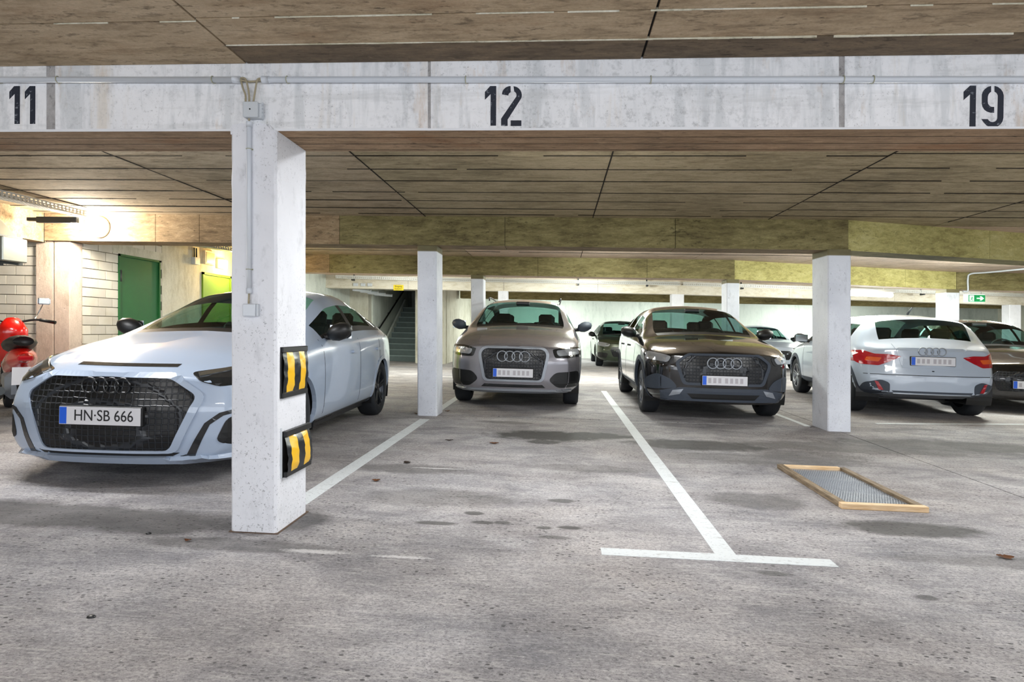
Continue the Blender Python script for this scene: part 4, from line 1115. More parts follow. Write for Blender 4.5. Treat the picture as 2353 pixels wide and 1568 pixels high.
    def bottom(c):
        bm = bmesh.new(); oz = -c.L/2; box(bm, -c.W/2+.36, c.W/2-.36, .5+oz, c.L-.8+oz, .18, .25); box(bm, -c.W/2+.14, c.W/2-.14, c.sp['axles'][0]+.38+oz, c.sp['axles'][1]-.38+oz, .16, .24); c.o('underbody', bm, M['black'])
    def wheels(c):
        sp = c.sp; r = sp['tyre']; tw = .215
        for ai, a in enumerate(sp['axles']):
            for s in (1, -1):
                yo = s*(c.W/2-.035)
                w_ = bpy.data.objects.new('wheel', None); C.objects.link(w_); w_.parent = c.root; w_.location = (yo, a-c.L/2, r)
                f = s
                bm = bmesh.new()
                lathe(bm, [(r*.66, -.01*f), (r*.72, .0), (r*.93, -.004*f), (r*.985, -.022*f), (r, -.045*f), (r, -(tw-.05)*f), (r*.98, -(tw-.02)*f), (r*.9, -tw*f), (r*.66, -tw*f)], 'x', 36)
                bmesh.ops.recalc_face_normals(bm, faces=bm.faces)
                q = obj('tyre', bm, M['tyre'], None, smooth=True, sh=False); q.parent = w_
                bm = bmesh.new(); R0 = r*.67
                lathe(bm, [(R0, -.015*f), (R0*.96, -.006*f), (R0*.93, -.03*f), (R0*.90, -.10*f), (.0005, -.12*f)], 'x', 36)
                ns = sp.get('spokes', 5)
                for k in range(ns):
                    for da in (-.13, .13):
                        t = 2*PI*k/ns+.3
                        p0 = Vector((-.045*f, .03*math.cos(t+da*3), .03*math.sin(t+da*3))); p1 = Vector((-.022*f, R0*.94*math.cos(t+da), R0*.94*math.sin(t+da)))
                        d = (p1-p0).normalized(); up = Vector((1, 0, 0)); sd = d.cross(up).normalized(); up = sd.cross(d)
                        obox(bm, (p0+p1)/2, (p1-p0).length, .028, .026, Matrix((d, sd, up)).transposed())
                lathe(bm, [(.045, -.05*f), (.045, -.03*f), (.0005, -.026*f)], 'x', 14)
                bmesh.ops.recalc_face_normals(bm, faces=bm.faces)
                q = obj('rim', bm, M[sp.get('rim', 'rim')], None, sh=False); q.parent = w_
    def patch(c, poly, cast, name, mat, off=.004, d=.035, skirt=.012, holes=None, parent=None, label=None, kind=None, bulge=0):
        poly = dens(poly, d); n = len(poly)
        vs = [Vector(p) for p in poly]; ed = [(i, (i+1) % n) for i in range(n)]
        hl = dens(holes, d) if holes else None
        if hl: b0 = len(vs); vs += [Vector(p) for p in hl]; ed += [(b0+i, b0+(i+1) % len(hl)) for i in range(len(hl))]
        x0, x1 = min(p[0] for p in poly), max(p[0] for p in poly); y0, y1 = min(p[1] for p in poly), max(p[1] for p in poly)
        x = x0+d*.5
        while x < x1:
            y = y0+d*.5
            while y < y1:
                if inpoly(x, y, poly) and not (hl and inpoly(x, y, hl)): vs.append(Vector((x, y)))
                y += d
            x += d
        V, E_, F, *_ = delaunay_2d_cdt(vs, ed, [], 0, 1e-5)
        hit = []
        for v in V:
            p, nrm = cast(v.x, v.y)
            hit.append((p, nrm))
        bm = bmesh.new(); bv = [None]*len(V); tris = []
        for f in F:
            cx = sum(V[i].x for i in f)/3; cy = sum(V[i].y for i in f)/3
            if not inpoly(cx, cy, poly) or (hl and inpoly(cx, cy, hl)): continue
            if any(hit[i][0] is None for i in f): continue
            tris.append(f)
        for f in tris:
            for i in f:
                if bv[i] is None: bv[i] = bm.verts.new(hit[i][0]+hit[i][1]*off)
        inv = {}
        for f in tris:
            try: bm.faces.new([bv[i] for i in f])
            except Exception: pass
        for i, v in enumerate(bv):
            if v is not None: inv[v] = i
        bm.normal_update()
        for f in bm.faces:
            i = inv[f.verts[0]]
            if f.normal.dot(hit[i][1]) < 0: f.normal_flip()
        be = [e for e in bm.edges if len(e.link_faces) == 1]
        if be and skirt:
            nv = {}
            for e in be:
                for v in e.verts:
                    if v not in nv: nv[v] = bm.verts.new(v.co-hit[inv[v]][1]*(skirt+off))
            for e in be:
                a, b = e.verts
                try: bm.faces.new((a, b, nv[b], nv[a]))
                except Exception: pass
        if len(bm.faces) == 0: bm.free(); return None
        bm.transform(Matrix.Translation((0, -c.L/2, 0)))
        return c.o(name, bm, mat, parent, label=label, kind=kind)
    def castf(c, y, z):
        h = c.bvh.ray_cast(Vector((y, -2, z)), Vector((0, 1, 0)))
        if h[0] is None: return None, None
        n = h[1]; n = n if n.y < 0 else -n
        return h[0], n
    def castr(c, y, z):
        h = c.bvh.ray_cast(Vector((y, c.L+2, z)), Vector((0, -1, 0)))
        if h[0] is None: return None, None
        n = h[1]; n = n if n.y > 0 else -n
        return h[0], n
    def front(c, poly, name, mat, mirror=False, **k):
        r = None
        for s in ((1, -1) if mirror else (1,)):
            q = [(s*p[0], p[1]) for p in poly]; hl = [(s*p[0], p[1]) for p in k['holes']] if k.get('holes') else None
            kk = dict(k); kk['holes'] = hl
            r = c.patch(q, c.castf, name, mat, **kk)
        return r
    def rear(c, poly, name, mat, mirror=False, **k):
        for s in ((1, -1) if mirror else (1,)):
            q = [(s*p[0], p[1]) for p in poly]
            r = c.patch(q, c.castr, name, mat, **k)
        return r
    def side(c, poly, name, mat, s, **k):
        def cast(x, z):
            h = c.bvh.ray_cast(Vector((s*3, x, z)), Vector((-s, 0, 0)))
            if h[0] is None or h[0].x*s < .3: return None, None
            n = h[1]; n = n if n.x*s > 0 else -n
            return h[0], n
        return c.patch(poly, cast, name, mat, **k)
    def mirror_(c, x, z, y, mat, sc=1):
        for s in (1, -1):
            bm = bmesh.new(); bmesh.ops.create_icosphere(bm, subdivisions=2, radius=1)
            for v in bm.verts:
                q = v.co; fx = max(q.y, -.45)      # rear side cut flat (towards +y = rear)
                q.y = min(q.y, .35); v.co = Vector((q.x*.115*sc+s*(y+.10), q.y*.10*sc+x-c.L/2, q.z*.082*sc+z+.02*q.x*s))
            mo = c.o('side_mirror', bm, M[mat] if isinstance(mat, str) else mat, smooth=True)
            bm = bmesh.new(); tube(bm, [(s*(y-.06), x+.03-c.L/2, z-.05), (s*(y+.09), x-c.L/2, z-.045)], [.03, .022], 8); q = c.o('mirror_arm', bm, M['black'], mo)
            bm = bmesh.new(); obox(bm, (s*(y+.10), x+.037-c.L/2, z), .20*sc, .006, .12*sc, None, bevel=.002); c.o('mirror_glass', bm, M['chrome'], mo)
    def interior(c, wheel_side=1, rear=True):
        sp = c.sp; oz = -c.L/2; cw = sp['ws'][0]; zs = sp.get('seatz', .0)
        bm = bmesh.new(); box(bm, -c.W/2+.2, c.W/2-.2, cw+.15+oz, cw+.62+oz, .70, .93+zs, bevel=.04); c.o('dashboard', bm, M['black'])
        xs_ = [(cw+1.25, .36), (cw+1.25, -.36)] + ([(cw+2.1, .38), (cw+2.1, -.38)] if rear else [])
        for x, y in xs_:
            bm = bmesh.new(); R = Matrix.Rotation(-.25, 3, 'X')
            obox(bm, (y, x+oz, .78+zs), .46, .14, .58, R, bevel=.04); obox(bm, (y, x+.10+oz, 1.12+zs), .25, .09, .17, R, bevel=.035); obox(bm, (y, x-.3+oz, .50+zs), .48, .5, .14, None, bevel=.04)
            c.o('seat', bm, M['seat'])
        bm = bmesh.new(); cx = Vector((wheel_side*.36, cw+.72+oz, .92+zs)); R = Matrix.Rotation(-.45, 3, 'X')
        tube(bm, [cx+R @ Vector((.18*math.cos(a), 0, .18*math.sin(a))) for a in [2*PI*k/20 for k in range(21)]], .014, 8)
        tube(bm, [cx+R @ Vector((-.17, 0, 0)), cx+R @ Vector((.17, 0, 0))], .018, 6); c.o('steering_wheel', bm, M['black'])
        bm = bmesh.new(); obox(bm, (0, sp['ws'][1]-.10+oz, sp['roofz']-.11), .22, .03, .065, None, bevel=.012); c.o('inner_mirror', bm, M['black'])
    def rings(c, z, sc, view='f', off=.02, mat='silver_trim'):
        bm = bmesh.new()
        for k in range(4):
            cy = (k-1.5)*.075*sc
            p, n = (c.castf if view == 'f' else c.castr)(cy, z)
            if p is None: continue
            pts = [p+n*off+Vector((.052*sc*math.cos(a), 0, .052*sc*math.sin(a))) for a in [2*PI*j/20 for j in range(21)]]
            tube(bm, pts, .0068*sc, 6)
        bm.transform(Matrix.Translation((0, -c.L/2, 0))); c.o('ring_emblem', bm, M[mat], label='four interlocking rings')
    def plate(c, z, y=0, txt=None, view='f', off=.03):
        cast = c.castf if view == 'f' else c.castr
        pf, n = cast(y, z); s = -1 if view == 'f' else 1
        yy = min(cast(y+a, z)[0].y for a in (-.24, 0, .24)) if view == 'f' else max(cast(y+a, z)[0].y for a in (-.24, 0, .24))
        yy = yy+s*off-c.L/2
        bm = bmesh.new(); box(bm, y-.27, y+.27, min(yy-s*.03, yy), max(yy-s*.03, yy), z-.062, z+.062, bevel=.006); ho = c.o('plate_holder', bm, M['black'])
        bm = bmesh.new(); e = yy+s*.005; box(bm, y-.26, y+.26, min(yy, e), max(yy, e), z-.055, z+.055); pl_ = c.o('number_plate', bm, M['plate'])
        sg = 1 if view == 'f' else -1     # image-left side
        bm = bmesh.new(); e2 = e+s*.0012; a, b = sorted((y-sg*.258, y-sg*.213)); box(bm, a, b, min(e, e2), max(e, e2), z-.052, z+.052); c.o('blue_band', bm, M['plate_blue'], pl_)
        if txt:
            Mx = Matrix.Translation((y+sg*.026, e+s*.0015, z)) @ (Matrix.Rotation(PI if view != 'f' else 0, 4, 'Z')) @ Matrix.Rotation(PI/2, 4, 'X') @ Matrix.Diagonal((.86, 1, 1, 1))
            textmesh(txt, .098, M['plate_text'], 'plate_lettering', pl_, Mx, ext=.0006)
        else:   # print too blurred to read: soft grey marks, no characters
            bm = bmesh.new()
            for k in range(7):
                xx = y+sg*(-.175+.058*k+(.02 if k > 2 else 0)); box(bm, xx-.017, xx+.017, min(e, e2), max(e, e2), z-.030, z+.030)
            c.o('plate_print', bm, M['plate_smudge'], pl_, kind='stuff')
    def lines(c, xs_, z0, z1, mat='black', lean=0):
        for s in (1, -1):
            for x in xs_:
                c.side([(x-.003, z0), (x+.003, z0), (x+.003+lean, z1), (x-.003+lean, z1)], 'door_gap', M[mat], s, off=.0015, d=.05, skirt=.002)
    def handles(c, xs_, z):
        for s in (1, -1):
            for x in xs_: c.side(rounded([(x, z-.014), (x+.19, z-.012), (x+.19, z+.014), (x, z+.014)], .012, 2), 'door_handle', c.paint, s, off=.028, d=.04, skirt=.024)
    def place(c, x, y, yaw, up=0):
        """centre of the car on the deck, nose towards -Y when yaw = 0"""
        c.root.matrix_world = Matrix.Translation((x, y, -K*x+up)) @ Matrix.Rotation(K, 4, 'Y') @ Matrix.Rotation(yaw, 4, 'Z')

def base(L, W, Hh, paint, **k):
    d = dict(L=L, W=W, paint=paint, tyre=.32, arch=.355, roofz=Hh, bow=.26, bowr=.16,
             noseprof=[(.1, .10), (.3, .02), (.5, 0), (.7, .05), (.85, .16), (1.1, .3)], tailprof=[(.1, .1), (.35, .0), (.6, 0), (.9, .06), (1.2, .16)])
    d.update(k); return d
HW = lambda W, a=.80, b=.90: [(0, W/2*a), (.10, W/2*.9), (.3, W/2*.965), (.7, W/2*.995), (1.2, W/2)]
# --- white saloon, front left
L = 4.26
sp = base(L, 1.82, 1.40, 'paint_ice', axles=(.88, 3.38), tyre=.325, arch=.36,
          top=[(0, .715), (.10, .775), (.45, .86), (1.05, .965), (1.22, 1.0), (1.3, 1.03), (2.02, 1.36), (2.4, 1.42), (2.8, 1.42), (3.2, 1.35), (3.82, 1.11), (4.15, 1.06), (4.26, .98)],
          belt=[(0, .66), (.35, .77), (.9, .87), (1.3, .92), (2.4, .96), (3.6, 1.0), (4.26, .93)],
          w=HW(1.82)+[(3.4, .91), (3.9, .87), (4.15, .78), (4.26, .70)], zb=[(0, .17), (.25, .15), (.8, .17), (3.7, .18), (4.26, .30)],
          rail=[(0, .66), (1.0, .70), (1.3, .78), (1.7, .73), (2.1, .66), (3.2, .64), (3.9, .72), (4.26, .72)], drop=[(0, .03), (1.1, .035), (1.4, .04), (2.0, .06), (3.3, .06), (4.0, .03), (4.26, .03)],
          ws=(1.24, 2.06), rs=(3.02, 3.76), sw=(1.52, 3.5), pillars=[(2.38, 2.47), (3.16, 3.23)],
          noseprof=[(.12, .12), (.2, .02), (.3, .0), (.5, .0), (.7, .055), (.8, .15), (1.1, .3)], rim='rim_dark')
c = Car(sp, 'white saloon car with large black grille parked behind the front column, plate HN SB 666')
g_out = rounded([(-.42, .71), (.42, .71), (.60, .585), (.45, .225), (-.45, .225), (-.60, .585)], .05)
g_in = rounded([(-.385, .69), (.385, .69), (.55, .58), (.405, .24), (-.405, .24), (-.55, .58)], .04)
c.front(g_out, 'grille_surround', c.paint, off=.022, holes=g_in, skirt=.04, d=.03)
c.front(g_in, 'grille', M['grille'], off=.012, d=.03)
c.front([(-.34, .755), (.34, .755), (.34, .772), (-.34, .772)], 'hood_slot', M['lampdark'], off=.003)
hl = rounded([(.46, .725), (.70, .765), (.86, .80), (.885, .70), (.80, .655), (.66, .64), (.56, .67)], .03)
c.front(hl, 'headlight', M['lampdark'], True, off=.004)
c.front(rounded([(.70, .75), (.84, .785), (.86, .73), (.74, .69)], .02), 'headlight_lens', M['lampglass'], True, off=.009)
c.front([(.50, .722), (.86, .797), (.865, .785), (.53, .70)], 'light_strip', M['chrome'], True, off=.010)
c.front(rounded([(.66, .29), (.72, .44), (.86, .50), (.88, .30), (.78, .25)], .04), 'air_intake', M['black'], True, off=.004)
c.front([(.46, .20), (.50, .21), (.60, .41), (.68, .475), (.88, .53), (.88, .51), (.70, .455), (.63, .40), (.545, .20)], 'bumper_crease', M['lampdark'], True, off=.004)
c.front([(-.82, .185), (-.80, .20), (.80, .20), (.82, .185), (.80, .155), (-.80, .155)], 'splitter_lip', c.paint, off=.035, skirt=.05)
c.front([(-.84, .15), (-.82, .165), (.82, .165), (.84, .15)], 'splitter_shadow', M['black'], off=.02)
c.front([(-.42, .202), (.42, .202), (.46, .222), (-.46, .222)], 'lower_grille', M['black'], off=.006)
c.rings(.635, .95, mat='lampdark', off=.024); c.plate(.455, 0, 'HN·SB 666'); c.mirror_(1.60, 1.0, .86, 'black'); c.interior()
c.lines([1.42, 2.46], .25, .93); c.lines([3.22], .45, .95); c.handles([2.16, 3.05], .80)
for s in (1, -1): c.side([(1.3, .20), (3.1, .20), (3.1, .26), (1.3, .255)], 'sill', M['black'], s, off=.008, d=.06)
yaw = math.radians(2.2)
c.place(-2.87-(L/2)*math.sin(yaw), 3.53+L/2, yaw)

# --- grey compact SUV
L = 4.38
sp = base(L, 1.83, 1.58, 'paint_grey', axles=(.90, 3.50), tyre=.345, arch=.385, archw=.055, archpaint=False,
          top=[(0, .86), (.12, .93), (.5, 1.01), (1.0, 1.10), (1.15, 1.14), (1.25, 1.18), (1.85, 1.50), (2.3, 1.565), (3.2, 1.55), (3.7, 1.48), (4.2, 1.10), (4.38, 1.0)],
          belt=[(0, .80), (.35, .90), (.9, .98), (1.3, 1.03), (2.4, 1.06), (3.6, 1.12), (4.38, .98)],
          w=HW(1.83)+[(3.6, .915), (4.1, .87), (4.38, .78)], zb=[(0, .24), (.25, .21), (.8, .22), (3.8, .24), (4.38, .34)],
          rail=[(0, .70), (1.0, .76), (1.2, .82), (1.6, .75), (2.0, .69), (3.4, .67), (4.1, .74), (4.38, .74)], drop=[(0, .03), (1.0, .035), (1.3, .04), (1.9, .06), (3.6, .06), (4.2, .04), (4.38, .03)],
          ws=(1.17, 1.90), rs=(3.62, 4.08), sw=(1.42, 3.75), pillars=[(2.34, 2.44), (3.15, 3.22)], seatz=.12,
          noseprof=[(.12, .14), (.22, .03), (.35, .0), (.65, .0), (.82, .04), (.95, .15), (1.1, .3)])
c = Car(sp, 'silver grey compact SUV facing the camera between the second row columns')
gp = rounded([(-.37, .80), (.37, .80), (.43, .74), (.36, .40), (-.36, .40), (-.43, .74)], .05)
c.front(rounded([(-.40, .825), (.40, .825), (.47, .745), (.39, .375), (-.39, .375), (-.47, .745)], .06), 'grille_surround', M['silver_trim'], off=.020, holes=gp, d=.03)
c.front(gp, 'grille', M['grille'], off=.008, d=.03)
c.front(rounded([(.50, .80), (.70, .835), (.88, .83), (.89, .715), (.72, .69), (.54, .69)], .03), 'headlight', M['lampdark'], True, off=.005)
c.front(rounded([(.55, .79), (.84, .815), (.855, .74), (.58, .715)], .03), 'headlight_lens', M['lampglass'], True, off=.010)
c.front(rounded([(.46, .40), (.55, .50), (.86, .52), (.87, .31), (.58, .30)], .05), 'air_intake', M['black'], True, off=.004)
c.front([(-.80, .275), (.80, .275), (.78, .235), (-.78, .235)], 'skid_lip', M['silver_trim'], off=.016, skirt=.03)
c.front([(-.38, .34), (.38, .34), (.42, .30), (-.42, .30)], 'lower_grille', M['lampdark'], off=.005)
c.rings(.70, 1.3, off=.012); c.plate(.49); c.mirror_(1.52, 1.12, .88, M['cladding']); c.interior()
c.lines([1.36, 2.38], .32, 1.0); c.lines([3.2], .5, 1.05); c.handles([2.08, 2.98], .90)
for s in (1, -1): c.side([(1.3, .27), (3.1, .27), (3.1, .36), (1.3, .36)], 'sill', M['cladding'], s, off=.008, d=.06)
for s in (1, -1):
    bm = bmesh.new(); tube(bm, curve_pts([(s*.58, 2.1-L/2, 1.53), (s*.60, 2.3-L/2, 1.585), (s*.60, 3.3-L/2, 1.575), (s*.57, 3.6-L/2, 1.50)], 4), .013, 6); c.o('roof_rail', bm, M['black'])
c.place(-.60, 7.72+L/2, 0)

# --- black compact SUV
L = 4.19
sp = base(L, 1.80, 1.50, 'paint_black', axles=(.82, 3.42), tyre=.335, arch=.375, archw=.05, archpaint=False,
          top=[(0, .84), (.12, .90), (.5, .97), (1.0, 1.04), (1.1, 1.07), (1.2, 1.11), (1.85, 1.42), (2.2, 1.485), (3.0, 1.475), (3.5, 1.40), (4.0, 1.08), (4.19, .98)],
          belt=[(0, .78), (.35, .88), (.9, .94), (1.3, .97), (2.4, 1.0), (3.6, 1.04), (4.19, .95)],
          w=HW(1.80)+[(3.5, .90), (3.9, .86), (4.19, .77)], zb=[(0, .22), (.25, .20), (.8, .22), (3.7, .24), (4.19, .34)],
          rail=[(0, .70), (1.0, .76), (1.2, .82), (1.6, .75), (2.0, .69), (3.2, .67), (3.9, .74), (4.19, .74)], drop=[(0, .03), (1.0, .035), (1.3, .04), (1.9, .06), (3.4, .06), (4.0, .04), (4.19, .03)],
          ws=(1.13, 1.90), rs=(3.40, 3.90), sw=(1.40, 3.5), pillars=[(2.30, 2.40), (3.02, 3.08)], seatz=.05,
          noseprof=[(.12, .14), (.22, .03), (.35, .0), (.65, .0), (.80, .03), (.92, .12), (1.1, .3)])
c = Car(sp, 'black compact SUV facing the camera left of the right-hand white column')
gp = rounded([(-.40, .79), (.40, .79), (.52, .70), (.44, .47), (-.44, .47), (-.52, .70)], .04)
c.front(rounded([(-.43, .81), (.43, .81), (.56, .705), (.47, .44), (-.47, .44), (-.56, .705)], .05), 'grille_surround', M['cladding'], off=.020, holes=gp, d=.03)
c.front(gp, 'grille', M['grille'], off=.008, d=.03)
c.front(rounded([(.56, .78), (.74, .82), (.87, .84), (.885, .70), (.74, .67), (.60, .69)], .03), 'headlight', M['lampdark'], True, off=.005)
c.front(rounded([(.60, .775), (.84, .825), (.86, .73), (.64, .70)], .03), 'headlight_lens', M['lampglass'], True, off=.010)
c.front(rounded([(.52, .40), (.60, .50), (.76, .57), (.86, .50), (.86, .36)], .05), 'air_intake', M['cladding'], True, off=.004)
c.front([(-.72, .36), (-.50, .41), (.50, .41), (.72, .36), (.70, .25), (-.70, .25)], 'lower_trim', M['cladding'], off=.012, skirt=.02)
c.front([(-.42, .34), (.42, .34), (.36, .28), (-.36, .28)], 'lower_grille', M['black'], off=.016)
c.front([(.46, .39), (.58, .37), (.62, .30), (.50, .33)], 'trim_blade', M['silver_trim'], True, off=.018)
c.rings(.705, 1.2, off=.012); c.plate(.505); c.mirror_(1.50, 1.06, .86, 'black'); c.interior()
c.lines([1.34, 2.34], .32, .95, 'cladding'); c.lines([3.1], .5, 1.0, 'cladding'); c.handles([2.04, 2.88], .86)
for s in (1, -1): c.side([(1.25, .26), (3.0, .26), (3.0, .36), (1.25, .36)], 'sill', M['cladding'], s, off=.008, d=.06)
c.place(1.95, 7.22+L/2, 0)

# --- white small crossover seen from behind
L = 4.04
sp = base(L, 1.75, 1.43, 'paint_white', axles=(.80, 3.36), tyre=.325, arch=.365, archw=.05, archpaint=False,
          top=[(0, .80), (.12, .86), (.5, .94), (1.0, 1.01), (1.15, 1.06), (1.8, 1.37), (2.2, 1.415), (3.0, 1.405), (3.55, 1.36), (3.64, 1.33), (3.86, 1.03), (3.95, .99), (4.04, .93)],
          belt=[(0, .74), (.35, .84), (.9, .91), (1.3, .95), (2.4, .98), (3.6, 1.0), (4.04, .93)],
          w=HW(1.75)+[(3.3, .875), (3.8, .85), (3.98, .80), (4.04, .74)], zb=[(0, .22), (.25, .20), (.8, .22), (3.68, .25), (3.85, .29), (4.04, .33)],
          rail=[(0, .70), (1.0, .76), (1.2, .82), (1.6, .75), (2.0, .70), (3.4, .68), (3.85, .76), (4.04, .76)], drop=[(0, .03), (1.0, .035), (1.3, .04), (1.9, .06), (3.5, .06), (3.85, .04), (4.04, .03)],
          ws=(1.16, 1.86), rs=(3.60, 3.84), sw=(1.38, 3.3), pillars=[(2.26, 2.34), (2.95, 3.02)], bowr=.20,
          tailprof=[(.1, .12), (.3, .0), (.55, .0), (.7, .03), (.95, .07), (1.2, .10)])
c = Car(sp, 'white small crossover car seen from behind right of the right-hand column')
c.rear(rounded([(.36, .815), (.50, .84), (.66, .84), (.78, .885), (.86, .87), (.872, .75), (.80, .695), (.62, .685), (.50, .74)], .02), 'tail_light', M['red_lens'], True, off=.008)
c.rear(rounded([(.58, .79), (.74, .80), (.76, .745), (.62, .735)], .015), 'indicator_lens', M['orange_lens'], True, off=.013)
c.rear(rounded([(-.30, .82), (.30, .82), (.34, .70), (-.34, .70)], .03), 'plate_recess', c.paint, off=.004)
c.rear([(-.78, .565), (.78, .565), (.78, .573), (-.78, .573)], 'bumper_gap', M['black'], off=.002)
c.rear([(-.36, .665), (.36, .665), (.44, .98), (-.44, .98)], 'tailgate_skin', c.paint, off=.006, skirt=.004)
c.rear(rounded([(.50, .33), (.50, .46), (.60, .50), (.78, .45), (.80, .34), (.64, .29)], .04), 'fog_surround', M['cladding'], True, off=.005)
c.rear([(.63, .47), (.67, .48), (.62, .36), (.57, .36)], 'fog_lamp', M['red_lens'], True, off=.012)
c.rear([(-.46, .33), (.46, .33), (.52, .25), (-.52, .25)], 'diffuser', M['silver_trim'], off=.014, skirt=.03)
c.rear([(-.46, .335), (.46, .335), (.48, .36), (-.48, .36)], 'diffuser_slot', M['cladding'], off=.006)
c.rings(.885, 1.0, 'r', .012); c.plate(.76, 0, None, 'r', .016); c.mirror_(1.46, 1.02, .84, 'black'); c.interior()
c.lines([1.34, 2.30], .32, .93); c.lines([3.0], .5, .96); c.handles([2.02, 2.82], .84)
for s in (1, -1): c.side([(1.25, .26), (2.9, .26), (2.9, .35), (1.25, .35)], 'sill', M['cladding'], s, off=.008, d=.06)
bm = bmesh.new(); pts = [(0, 3.25-L/2, 1.41), (0, 3.40-L/2, 1.50)]; tube(bm, pts, [.018, .006], 6); c.o('antenna', bm, M['black'])
yw = math.radians(6.5)
rx, ry = 4.90, 8.20      # rear bumper centre
c.place(rx+math.sin(yw)*L/2, ry+math.cos(yw)*L/2, PI-yw)

# --- simpler shapes for the far cars
def simple(label, paint, x, y, yaw, Hh=1.45, L=4.3, W=1.8, dark=True):
    k = Hh/1.45
    sp = base(L, W, Hh, paint, axles=(.88, 3.45), tyre=.32, arch=.36,
              top=[(0, .74*k), (.12, .80*k), (.5, .90*k), (1.1, .99*k), (1.25, 1.03*k), (1.95, 1.38*k), (2.3, 1.445*k), (3.1, 1.43*k), (3.6, 1.32*k), (4.1, 1.05*k), (4.3, .95*k)],
              belt=[(0, .68*k), (.35, .80*k), (.9, .89*k), (1.3, .94*k), (3.6, 1.0*k), (4.3, .92*k)],
              w=HW(W)+[(3.5, W/2), (4.0, W/2*.94), (4.3, W/2*.84)], zb=[(0, .19), (.8, .18), (3.6, .2), (4.3, .3)],
              rail=[(0, .70), (1.0, .74), (1.25, .82), (1.7, .74), (2.1, .68), (3.3, .66), (4.0, .74), (4.3, .74)], drop=[(0, .03), (1.1, .035), (1.35, .04), (2.0, .06), (3.4, .06), (4.1, .03), (4.3, .03)],
              ws=(1.2, 2.0), rs=(3.4, 3.98), sw=(1.46, 3.6), pillars=[(2.36, 2.46)])
    c = Car(sp, label)
    c.front(rounded([(-.42, .62*k), (.42, .62*k), (.50, .55*k), (.42, .32), (-.42, .32), (-.50, .55*k)], .04), 'grille', M['grille'], off=.004, d=.06)
    c.front(rounded([(.50, .70*k), (.72, .75*k), (.87, .76*k), (.88, .66*k), (.70, .62*k), (.54, .63*k)], .03), 'headlight', M['lampglass'], True, off=.006)
    c.front(rounded([(.56, .42), (.84, .44), (.84, .30), (.60, .28)], .04), 'air_intake', M['black'], True, off=.005)
    c.plate(.42); c.mirror_(1.55, .98*k, .86*W/1.8, 'black'); c.interior(); c.lines([1.40, 2.42], .28, .92*k); c.handles([2.12], .82*k)
    c.place(x, y, yaw); return c
simple('black car facing the camera at the right edge, partly behind the white crossover', 'paint_black', 7.35, 11.2, math.radians(-14), 1.43)
simple('small dark green car far back between the grey and black cars', 'paint_green', 2.0, 19.6, 0, 1.42)
simple('white low car far back right of the black car', 'paint_white', 6.7, 20.6, math.radians(-5), 1.38)

